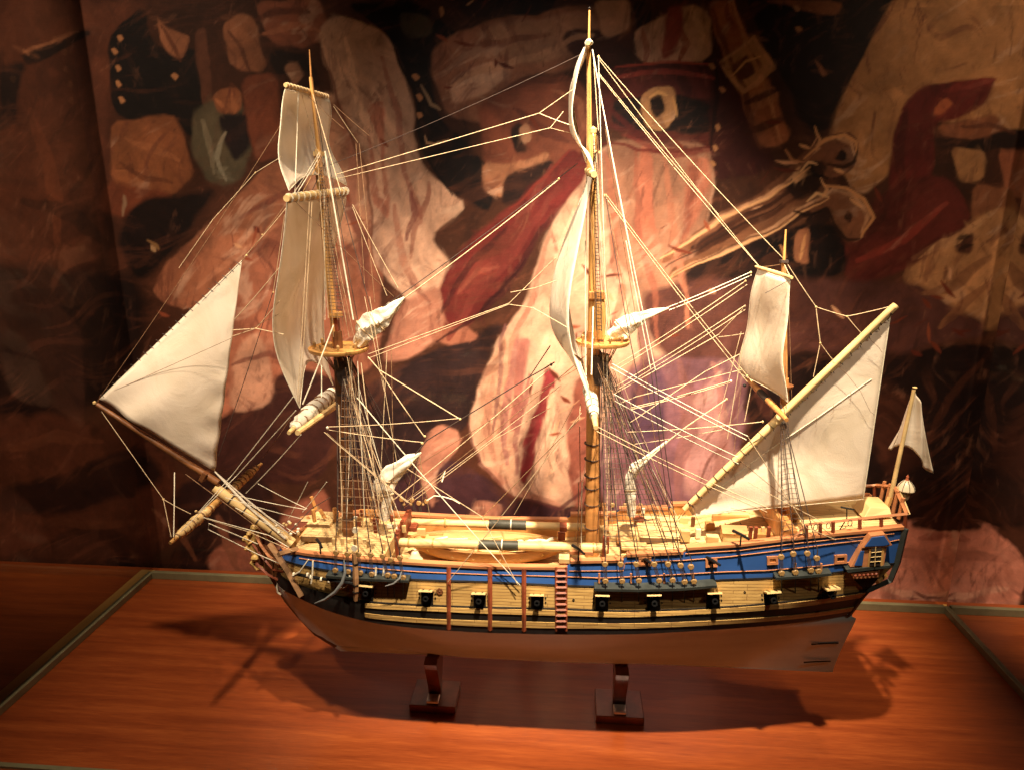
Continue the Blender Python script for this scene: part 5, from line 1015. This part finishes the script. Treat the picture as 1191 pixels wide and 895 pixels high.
PAINT = [
 ([(-420,-60),(130,-60),(130,240),(100,420),(-420,420)], (80,36,16), 20), ([(-420,330),(180,300),(150,480),(-420,520)], (30,13,9), 30),
 ([(-420,490),(120,480),(210,545),(230,640),(-420,700)], (84,38,18), 18), ([(-60,590),(160,520),(200,560),(60,600)], (40,17,11), 14), ([(0,650),(120,600),(170,640),(150,670),(0,690)], (58,26,14), 10),
 ([(20,0),(110,0),(120,40),(40,60)], (96,46,22), 10), ([(20,62),(104,36),(106,44),(30,78)], DK, 4), ([(22,58),(90,38),(92,41),(25,62)], OB, 3),
 ([(0,80),(30,70),(20,140),(0,150)], DK, 10),
 ([(105,0),(175,0),(130,40),(125,130),(105,300)], (92,44,22), 10),
 ([(125,40),(168,4),(182,58),(236,62),(240,150),(222,165),(198,136),(130,136)], (20,11,11), 5),
 ([(184,18),(196,34),(222,44),(214,74),(192,58)], OB, 4), ([(225,40),(240,34),(246,130),(232,120)], BR, 4), ([(252,34),(275,12),(300,20),(312,84),(268,82)], OB, 5), ([(296,0),(372,0),(384,40),(352,62),(318,44)], (150,80,50), 5),
 ([(310,60),(345,50),(372,100),(352,118),(330,110)], DK, 6), ([(330,78),(345,72),(352,92),(340,104)], (150,100,72), 4),
 ([(128,140),(200,130),(220,172),(228,205),(195,232),(128,214)], (138,76,36), 6), ([(120,210),(200,225),(190,260),(120,250)], (110,50,22), 12), ([(155,232),(225,228),(255,215),(200,300),(160,330),(140,280)], (26,12,10), 10),
 ([(224,132),(244,112),(276,108),(292,170),(282,208),(244,214),(226,184)], (92,80,58), 7), ([(246,105),(276,100),(278,128),(250,132)], (150,84,44), 4), ([(250,132),(282,128),(300,150),(276,186),(262,160)], (36,24,26), 7),
 ([(276,90),(322,84),(330,180),(296,190),(285,140)], (128,62,34), 6), 
 ([(172,332),(262,240),(310,186),(336,190),(334,252),(300,304),(214,366)], (160,92,58), 5),
 ([(200,380),(290,300),(330,250),(420,190),(452,300),(440,420),(392,456),(336,478),(252,520),(230,470)], (158,88,58), 7), ([(238,500),(330,430),(400,440),(380,560),(250,570)], (60,26,20), 10), ([(270,400),(300,380),(320,470),(270,480)], (190,130,98), 8),
 ([(366,40),(392,20),(448,40),(474,100),(492,190),(544,240),(500,276),(538,330),(494,378),(466,340),(432,300),(424,200),(392,130)], CL, 6), ([(340,120),(390,110),(430,200),(420,300),(360,260)], (190,128,92), 8), ([(420,120),(446,110),(442,190),(452,260),(428,240)], (186,110,80), 6),
 ([(398,0),(470,0),(530,30),(540,44),(498,60),(502,120),(540,168),(580,214),(566,250),(522,226),(494,168),(478,100),(456,50)], (24,13,12), 5), ([(462,14),(500,20),(502,40),(470,44)], (72,60,40), 6),
 ([(500,56),(545,26),(680,6),(730,18),(724,58),(660,84),(598,96),(566,146),(520,132),(498,84)], (152,92,62), 6), ([(545,30),(640,20),(690,14),(700,60),(610,80)], (178,122,88), 9), ([(526,-20),(648,-20),(640,17),(540,18)], DK, 5), ([(525,90),(570,66),(600,84),(572,110),(530,120)], (196,140,108), 6),
 ([(560,120),(612,96),(664,88),(694,130),(664,200),(604,232),(556,190)], (134,66,40), 8), ([(590,150),(604,140),(612,172),(596,176)], DK, 5), ([(600,148),(612,142),(616,160),(606,164)], (190,130,92), 3), ([(556,190),(600,184),(640,170),(636,200),(592,230),(562,226)], (176,110,70), 5), ([(590,196),(646,180),(630,222),(580,240)], (40,18,14), 6),
 ([(650,40),(735,28),(726,66),(676,84)], (70,32,22), 7), ([(690,0),(735,0),(728,30),(700,44)], (190,134,98), 5), ([(735,4),(760,0),(750,40),(738,36)], DK, 4),
 ([(730,30),(822,0),(830,72),(742,74)], CL, 5), ([(776,10),(800,6),(790,60),(770,70)], (150,60,44), 6),
 ([(706,74),(832,74),(832,166),(790,172),(736,164),(696,148),(688,108)], RD, 6), ([(708,114),(832,116),(832,154),(708,152)], (28,16,16), 4), ([(744,112),(764,103),(788,106),(790,140),(776,152),(748,148)], (186,128,76), 3), ([(756,118),(772,112),(778,134),(762,142)], DK, 3),
 ([(640,260),(664,212),(700,170),(832,160),(834,236),(800,300),(812,400),(762,424),(722,440),(694,560),(662,592),(602,576),(560,540),(544,490),(560,430),(592,376),(622,312)], CL, 6), ([(690,196),(712,166),(832,160),(832,240),(800,306),(806,350),(752,372),(722,300)], (156,102,74), 10), ([(740,170),(756,170),(770,300),(756,330),(742,260)], (178,96,66), 6), ([(800,180),(828,180),(826,230),(796,280)], (180,100,70), 8), ([(560,430),(600,380),(612,480),(596,570),(556,530)], (206,146,110), 12), ([(600,400),(616,396),(606,500),(596,500)], (160,90,76), 6),
 ([(634,424),(646,430),(634,490),(622,540),(612,562),(606,552),(622,486)], (150,40,44), 4), ([(664,440),(694,430),(694,560),(668,594),(660,560)], (150,76,56), 7),
 ([(444,560),(490,530),(540,538),(600,580),(682,592),(700,640),(430,650)], (62,32,38), 7), ([(490,500),(530,488),(536,520),(512,548),(500,590),(488,560)], (168,104,78), 6), ([(560,575),(590,585),(570,620),(548,600)], (168,104,78), 6),
 ([(704,470),(742,420),(866,376),(874,470),(832,600),(700,610)], (126,78,86), 10), ([(730,440),(770,420),(780,520),(740,560)], (92,58,78), 10), ([(790,480),(830,440),(860,560),(800,590)], (172,116,110), 12), ([(808,300),(846,330),(850,390),(812,410)], (150,92,70), 8),  # own purple-brown, tinted further to paint in a haze behind the main mast
 ([(664,165),(692,188),(610,296),(556,372),(506,404),(500,352),(540,290),(590,238),(640,196)], (100,22,18), 6), ([(528,330),(580,270),(624,230),(596,290),(552,350)], (112,36,26), 7), ([(470,350),(510,330),(520,380),(480,420),(440,420)], (168,104,78), 7),
 ([(384,470),(450,436),(520,402),(588,372),(556,440),(542,500),(500,492),(480,560),(400,560)], (38,20,20), 7), ([(492,392),(540,376),(560,390),(520,404)], (150,84,58), 5),
 ([(828,60),(850,60),(892,150),(908,190),(862,206),(834,212),(826,150)], (62,20,16), 6),
 ([(820,0),(852,0),(872,60),(902,118),(924,160),(892,168),(868,130),(844,80)], (164,92,50), 5), ([(836,72),(876,46),(900,84),(860,108)], (190,132,82), 4), ([(846,76),(874,62),(888,82),(860,96)], BR, 4), ([(862,112),(896,100),(906,120),(876,130)], (180,110,66), 4),
 ([(960,180),(972,110),(1004,60),(1046,-20),(1640,-60),(1640,300),(1191,240),(1150,140),(1050,150),(1040,206),(1004,236)], (176,116,62), 8), ([(1320,60),(1500,40),(1560,260),(1380,280)], (90,44,24), 20),
 ([(850,-40),(1054,-40),(1012,52),(976,102),(962,152),(940,158),(906,92),(886,46)], (30,13,11), 6), ([(882,0),(980,0),(970,18),(940,14)], (150,84,40), 5), ([(942,70),(958,84),(950,88)], OB, 3),
 ([(1044,150),(1058,112),(1092,101),(1132,98),(1162,92),(1152,124),(1112,142),(1086,148),(1084,204),(1062,264),(1028,262),(1040,200)], (100,24,16), 5), ([(1084,140),(1100,118),(1112,124),(1096,140)], (176,84,38), 4), ([(1086,150),(1160,136),(1176,160),(1100,168)], (140,76,40), 6),
 ([(1084,160),(1170,168),(1150,180),(1090,176)], DK, 4), ([(1104,174),(1146,178),(1144,212),(1116,214)], (180,120,66), 5), ([(1158,176),(1200,160),(1206,236),(1172,232)], (150,80,46), 5), ([(1150,160),(1230,140),(1230,170),(1160,176)], DK, 6),
 ([(1050,212),(1104,206),(1130,256),(1100,294),(1050,314),(998,330),(982,312),(988,272)], (92,28,18), 6), ([(1130,215),(1180,220),(1188,250),(1126,260)], (140,80,44), 6),
 ([(1046,314),(1104,286),(1132,250),(1188,240),(1176,330),(1160,386),(1082,392),(1058,362)], (182,122,70), 8), ([(1106,270),(1132,264),(1130,300),(1108,296)], BR, 5), ([(1184,240),(1500,250),(1500,420),(1160,400)], (80,36,18), 14),
 ([(768,298),(774,310),(908,238),(952,212),(990,204),(1003,186),(1000,166),(984,154),(958,160),(930,180),(896,214)], (118,68,40), 3), ([(978,176),(984,182),(980,192),(966,190)], (38,18,12), 3), ([(800,288),(900,228),(934,206),(938,212),(880,246),(806,294)], (58,28,18), 3),
 ([(776,318),(782,328),(916,272),(960,252),(984,280),(1006,278),(1019,252),(1002,228),(964,214),(930,228),(902,248)], (128,76,44), 3), ([(986,248),(994,254),(992,262),(982,258)], (36,17,12), 3), ([(810,310),(900,268),(940,246),(944,252),(890,280),(814,316)], (56,27,17), 3),
 ([(908,214),(938,190),(962,196),(950,224),(924,236)], (44,22,15), 4), ([(918,204),(934,196),(938,206),(924,214)], (206,150,100), 2), ([(936,258),(960,240),(968,258),(948,272)], (46,23,16), 3),
 ([(790,322),(890,268),(960,262),(985,320),(890,330),(800,345)], (30,14,12), 8), ([(898,270),(986,262),(988,318),(900,322)], (22,11,10), 6), ([(928,270),(946,268),(944,310),(928,306)], OB, 4),
 ([(740,330),(1060,320),(1160,388),(1050,414),(870,412),(760,414)], (88,46,38), 14),
 ([(870,414),(1191,400),(1640,420),(1640,610),(870,610)], (30,13,10), 16), ([(985,450),(1040,430),(1090,520),(1040,560)], (60,26,14), 16), ([(1120,540),(1300,500),(1400,560),(1130,580)], (74,32,14), 12),
 ([(990,650),(1060,596),(1122,606),(1112,722),(990,722)], (208,124,96), 6), ([(1046,690),(1056,688),(1078,694),(1060,698)], (130,56,40), 3),
 ([(1122,606),(1640,610),(1640,760),(1108,760)], (150,84,44), 8), ([(1060,596),(1300,590),(1300,612),(1060,612)], (40,17,12), 6),
 ([(200,560),(300,540),(340,640),(330,690),(215,690)], (44,20,16), 10), ([(320,600),(380,560),(400,700),(310,690)], (140,74,50), 10), ([(240,640),(300,630),(330,690),(250,680)], (150,80,54), 8),
 ([(110,550),(165,556),(160,580),(118,570)], (50,22,12), 6), ([(118,645),(150,640),(156,664),(122,668)], DK, 5),
]
FOLDS = [
 ([(700,180),(716,260),(722,340),(710,430)], 5, (170,96,66)), ([(735,175),(742,250),(760,330),(764,400)], 4, (150,78,54)), ([(770,170),(782,230),(790,300),(800,380)], 4, (178,104,72)), ([(812,170),(806,230),(796,280)], 5, (150,76,52)),
 ([(640,270),(622,330),(596,400),(586,480)], 4, (176,106,80)), ([(668,230),(650,300),(640,360)], 4, (228,176,140)), ([(600,400),(590,470),(592,540)], 5, (158,92,84)), ([(616,440),(606,500),(604,550)], 3, (140,70,66)), ([(640,450),(644,510),(636,570)], 6, (226,170,132)),
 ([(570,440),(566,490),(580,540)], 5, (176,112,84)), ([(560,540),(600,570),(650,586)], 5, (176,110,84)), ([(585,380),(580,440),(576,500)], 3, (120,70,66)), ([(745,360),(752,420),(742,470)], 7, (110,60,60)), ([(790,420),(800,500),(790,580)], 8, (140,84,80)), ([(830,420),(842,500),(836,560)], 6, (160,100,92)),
 ([(400,50),(412,100),(430,160),(440,230)], 5, (232,176,138)), ([(440,70),(462,130),(470,200),(490,260)], 4, (170,100,76)), ([(388,110),(404,170),(410,250),(420,320)], 5, (168,100,74)), ([(455,240),(470,300),(492,350)], 5, (176,108,80)), ([(500,210),(486,250),(480,300)], 4, (150,84,62)), ([(476,220),(480,250),(474,280)], 4, (120,52,44)),
 ([(260,300),(310,280),(360,300)], 5, (120,60,40)), ([(300,340),(350,330),(400,350)], 5, (130,66,46)), ([(280,250),(320,225),(350,215)], 4, (120,58,40)), ([(350,260),(380,300),(400,360)], 6, (120,60,44)), ([(270,420),(310,410),(350,430)], 4, (110,54,40)), ([(225,340),(270,300),(320,260)], 4, (188,116,78)), ([(400,230),(420,280),(430,340)], 6, (120,60,44)), ([(340,380),(370,400),(390,440)], 5, (110,52,40)),
 ([(520,395),(560,340),(600,285),(650,215)], 6, (112,36,27)), ([(508,372),(545,318),(590,262)], 4, (62,14,16)), ([(560,372),(600,310),(640,250)], 4, (60,14,16)), ([(535,345),(556,322),(580,310)], 3, (140,62,44)), ([(640,190),(620,230),(600,250)], 4, (120,46,36)),
 ([(712,90),(770,84),(830,92)], 4, (160,52,36)), ([(700,126),(740,160),(800,168)], 4, (84,20,18)), ([(720,160),(780,178),(830,170)], 4, (120,34,26)), ([(744,30),(752,56),(748,72)], 4, (166,92,66)), ([(790,20),(800,50),(792,72)], 4, (150,60,44)), ([(808,8),(816,40),(812,66)], 4, (224,170,130)),
 ([(520,100),(560,80),(620,70),(690,40)], 5, (196,138,100)), ([(510,80),(560,50),(640,40)], 5, (128,70,46)), ([(580,110),(620,100),(660,94)], 4, (104,50,32)), ([(600,130),(630,150),(660,160)], 5, (96,42,28)), ([(640,110),(670,120),(680,150)], 4, (168,96,62)),
 ([(772,300),(840,256),(910,212),(950,176)], 2, (214,152,104)), ([(780,322),(860,286),(930,244),(966,222)], 2, (214,152,104)), ([(946,172),(970,162),(990,168),(996,184)], 2.5, (216,154,104)), ([(966,222),(996,234),(1011,252),(1006,270)], 2.5, (216,154,104)), 
 ([(850,0),(866,50),(890,110),(912,160)], 3, (200,130,78)), ([(826,10),(846,64),(872,130),(890,166)], 3, (96,46,26)), ([(836,72),(876,46),(900,84),(862,108),(838,76)], 3, (214,152,100)), ([(866,120),(900,108)], 4, (60,26,16)), ([(872,150),(912,138)], 4, (60,26,16)),
 ([(1060,300),(1110,280),(1150,250)], 6, (206,146,92)), ([(1070,340),(1110,330),(1150,300)], 6, (140,86,50)), ([(1090,380),(1120,350),(1150,330)], 6, (150,92,52)), ([(1000,300),(1050,280),(1100,240)], 5, (140,42,24)), ([(1010,320),(1060,300),(1090,280)], 4, (80,20,12)), ([(1056,130),(1050,180),(1050,240)], 5, (70,16,10)), ([(1100,110),(1130,104),(1160,96)], 5, (130,34,20)), ([(1120,150),(1150,150),(1180,156)], 3, (90,44,24)), ([(1110,280),(1128,276)], 3, DK), ([(1112,292),(1130,288)], 3, DK),
 ([(1020,650),(1060,640),(1100,648)], 6, (180,104,80)), ([(1010,680),(1050,690),(1090,694),(1110,690)], 4, (224,156,124)), ([(1060,688),(1078,694),(1096,696)], 2.5, (96,38,28)), ([(1070,620),(1100,616)], 5, (150,76,58)),
 ([(190,30),(205,56),(212,74)], 2.5, (96,46,22)), ([(262,40),(280,60),(290,82)], 3, (90,44,24)), ([(300,20),(330,10),(360,20)], 4, (96,44,26)), ([(310,36),(340,30),(370,40)], 4, (180,104,66)), ([(150,160),(180,168),(210,190)], 4, (166,96,50)), ([(140,190),(170,206),(200,214)], 4, (100,50,24)), ([(250,112),(262,128)], 3, (190,110,60)), ([(268,108),(272,128)], 3, (190,110,60)), ([(236,140),(246,170),(250,200)], 4, (130,116,90)), ([(262,150),(254,180),(264,206)], 3, (150,140,116)), ([(278,140),(284,160)], 3, (40,30,30)),
 ([(0,520),(60,508),(120,512)], 6, (104,50,24)), ([(40,560),(90,552),(140,560)], 5, (50,22,12)), ([(30,600),(100,610),(170,604)], 5, (96,46,22)), ([(180,590),(210,620),(230,650)], 4, (120,64,36)), ([(250,600),(262,640),(280,670)], 5, (130,72,46)), ([(40,130),(60,200),(70,280)], 8, (104,48,20)), ([(30,230),(90,250),(130,290)], 8, (56,26,12)), ([(1140,420),(1100,470),(1080,520)], 5, (70,32,16)), ([(1120,610),(1122,720)], 2, (60,28,16)), ([(880,430),(900,500),(890,560)], 8, (70,32,24)),
]
CRISP = [([(770,301),(840,258),(905,218),(940,198)], 1.6, (226,168,118), .8), ([(778,325),(850,294),(925,254),(960,232)], 1.6, (230,172,122), .8), ([(776,312),(850,268),(908,236)], 1.6, (40,19,12), .85), ([(784,322),(860,284),(920,256)], 1.2, (60,30,18), .8), ([(790,300),(860,256),(914,224)], 1.2, (70,36,22), .8),
 ([(934,186),(956,166),(980,159),(998,170),(1000,188)], 2.4, (214,152,100), .85), ([(960,196),(980,198),(994,192),(1001,180)], 2.2, (40,19,12), .9), ([(958,218),(984,222),(1008,238),(1017,256),(1006,274)], 2.4, (216,154,102), .85), ([(960,246),(976,270),(990,278),(1004,276)], 2.2, (40,19,12), .9), ([(940,192),(946,206),(962,210)], 2, (24,11,9), .9), ([(930,200),(938,192),(948,196)], 1.6, (236,186,136), .9), ([(936,236),(946,226),(960,230)], 1.6, (236,186,136), .9), ([(924,246),(938,254),(952,250)], 2, (24,11,9), .9), ([(944,150),(950,166),(946,178)], 1.8, (206,150,104), .9), ([(916,170),(922,184),(932,190)], 1.6, (190,130,88), .8), ([(954,210),(960,222),(952,230)], 1.6, (220,164,116), .9),
 ([(700,170),(740,176),(790,172),(830,166)], 2.5, (92,26,22), .8), ([(712,78),(770,72),(830,76)], 2, (170,66,48), .7), ([(830,70),(834,120),(830,170)], 2.5, (30,12,11), .8), ([(600,575),(650,590),(690,560)], 2.2, (84,44,44), .8), ([(545,490),(560,540),(600,578)], 2, (96,50,44), .7), ([(372,60),(394,130),(424,210),(434,300)], 1.8, (104,56,40), .7), ([(452,46),(478,100),(496,170),(524,226)], 2.2, (14,8,8), .8), ([(664,168),(630,208),(592,240)], 1.8, (128,46,36), .6), ([(505,400),(560,366),(610,296)], 1.8, (40,10,12), .8),
 ([(486,96),(498,118),(510,124)], 2, (150,120,92)), ([(498,152),(500,160),(510,163),(522,160)], 1.2, (206,160,120)), ([(144,228),(146,252)], 1.5, (150,120,96)), ([(180,286),(184,292)], 3, (190,150,110)), ([(176,280),(184,284),(188,290)], 2, (150,110,70)), ([(848,86),(866,72),(884,70)], 1.5, (230,176,120)), ([(756,116),(768,110),(780,116)], 2, (226,170,110)), ([(786,118),(790,138)], 2, (214,156,100)),
 ([(520,612),(536,606)], 1.5, (150,90,70)), ([(930,168),(938,174)], 2, (230,170,120)), ([(968,200),(980,204)], 2, (230,170,120)), ([(990,236),(1004,246)], 2, (230,170,120)), ([(910,284),(918,300)], 2, (190,130,86)), ([(940,276),(936,304)], 2, (210,150,100))]
FINE = []
for (x, y) in [(141,44),(134,60),(137,79),(139,97),(143,116),(203,91),(480,88),(484,110),(486,130),(512,14),(838,104),(838,146),(836,168),(832,188),(826,78),(926,12),(929,40)]:
    FINE.append(([(x-4,y-3),(x+1,y-5),(x+5,y),(x,y+4)], (170,116,78), 2, .1))
for a, b in (((150,560),(130,566)),):
    pass
for k in range(70):                       # creases, tears and flecks across the cloth
    x, y = random.choice([(430,220), (650,480), (340,300), (760,240), (720,360), (560,60), (260,300), (880,220), (1080,340), (600,210)]); x += random.gauss(0, 45); y += random.gauss(0, 50)
    a = random.uniform(-1, 1)+random.choice([0, 1.4]); l = random.uniform(5, 16); dx, dy = math.cos(a)*l, math.sin(a)*l
    FINE.append(([(x-dx,y-dy),(x+2.5,y-2),(x+dx,y+dy),(x-2,y+2.5)], random.choice([(110,48,30), (90,36,24), (140,70,46), (206,150,112)]), 3, .1))
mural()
# ---- the two cradles
def cradle(px, py_front, half, label):
    f = atz(px, py_front, 0); e = bpy.data.objects.new('display_cradle', None); COL.objects.link(e); b = Vector((f.x, f.y+.05, 0)); e.location = b; WORLD[e.name] = Matrix.Translation(b)
    tag(e, label, 'display stand', 'cradles under the ship model')
    for y0, y1 in ((f.y, max(f.y+.062, 2*Y0-f.y)),):
        m = MB(); m.box((b.x-half, y0, .0), (b.x+half, y1, .015)); part('base', m, 'cradle_wood', e, False, bevel=.0012)
    q = .011
    prof = [(f.y+.028, .0155), (f.y+.024, .035), (f.y+.012, .062), (f.y+.002, .086), (f.y-.002, .098), (f.y+.012, .104), (f.y+.02, .090), (Y0-.02, KEEL-.004), (Y0+.02, KEEL-.004), (2*Y0-f.y-.02, .090), (2*Y0-f.y-.012, .104), (2*Y0-f.y+.002, .098), (2*Y0-f.y-.012, .062), (2*Y0-f.y-.028, .0155)]
    m = MB(); m.prism([(b.x-q, y, z) for y, z in prof], (2*q, 0, 0)); part('saddle', m, 'cradle_wood', e, False, bevel=.001)
    m = MB(); m.box((b.x-q*.95, f.y+.004, .016), (b.x+q*.95, f.y+.024, .021)); part('foot_plate', m, 'steel_plate', e, False, bevel=.0008)
cradle(502.5, 829, .040, 'dark brown wooden cradle holding the ship forward of the hull ladder')
cradle(721, 842, .040, 'dark brown wooden cradle holding the ship aft below the main mast')
# ------------------------------------------------------------------ lights, world, view
def spot(name, loc, aim, energy, size, blend, col, radius=.03):
    d = bpy.data.lights.new(name, 'SPOT'); d.energy = energy; d.spot_size = math.radians(size); d.spot_blend = blend; d.color = col; d.shadow_soft_size = radius
    o = bpy.data.objects.new(name, d); COL.objects.link(o); o.location = loc
    o.rotation_euler = (Vector(aim)-Vector(loc)).to_track_quat('-Z', 'Y').to_euler(); return o
spot('key_lamp', (.15, .47, 2.1), (.06, 1.22, .38), 600, 41, 1.0, (1, .81, .57), .026)
spot('front_lamp', (.02, -.55, 2.2), (-.10, 1.33, .66), 80, 28, 1.0, (1, .86, .70), .05)
spot('bow_lamp', (-.50, .50, 2.1), (-.48, 1.04, .26), 125, 36, 1.0, (1, .80, .57), .04)
spot('jib_fill', (-.95, .05, 2.1), (-.60, 1.0, .88), 260, 26, 1.0, (1, .81, .59), .05)  # added fill that brightens the jib, not a fixture of the room
spot('sail_fill', (-1.05, .10, 2.0), (-.10, .97, .95), 150, 22, 1.0, (1, .82, .60), .05)  # added fill from the left to whiten the main topsail
spot('stern_lamp', (.85, 1.0, 2.1), (.78, 1.16, .15), 95, 32, 1.0, (1, .74, .46), .03)
spot('mizzen_fill', (1.0, .0, 2.1), (.42, .95, .84), 95, 25, 1.0, (1, .81, .58), .05)  # added front fill to lift the lateen sail
spot('left_wash', (-.85, -.3, 2.3), (-1.0, 1.33, .90), 130, 36, 1.0, (1, .74, .50), .1)  # added fill light for the dim left part of the mural
spot('outer_wash', (-1.55, -.1, 2.2), (-1.35, 1.33, .72), 70, 38, 1.0, (1, .74, .50), .1)  # extra fill added for the mural outside the left pane
spot('right_wash', (.72, -.3, 2.3), (1.02, 1.33, .92), 95, 38, 1.0, (1, .74, .48), .1)  # added fill light for the dim right part of the mural
w = bpy.data.worlds.new('World'); SC.world = w; w.use_nodes = True
w.node_tree.nodes['Background'].inputs[0].default_value = (1, .62, .36, 1); w.node_tree.nodes['Background'].inputs[1].default_value = .005
SC.view_settings.view_transform = 'Standard'; SC.view_settings.look = 'None'; SC.view_settings.exposure = 0; SC.view_settings.gamma = 1
SC.render.engine = 'CYCLES'
try:
    SC.cycles.use_denoising = True; SC.cycles.max_bounces = 6
    SC.cycles.caustics_reflective = False; SC.cycles.caustics_refractive = False
except Exception: pass
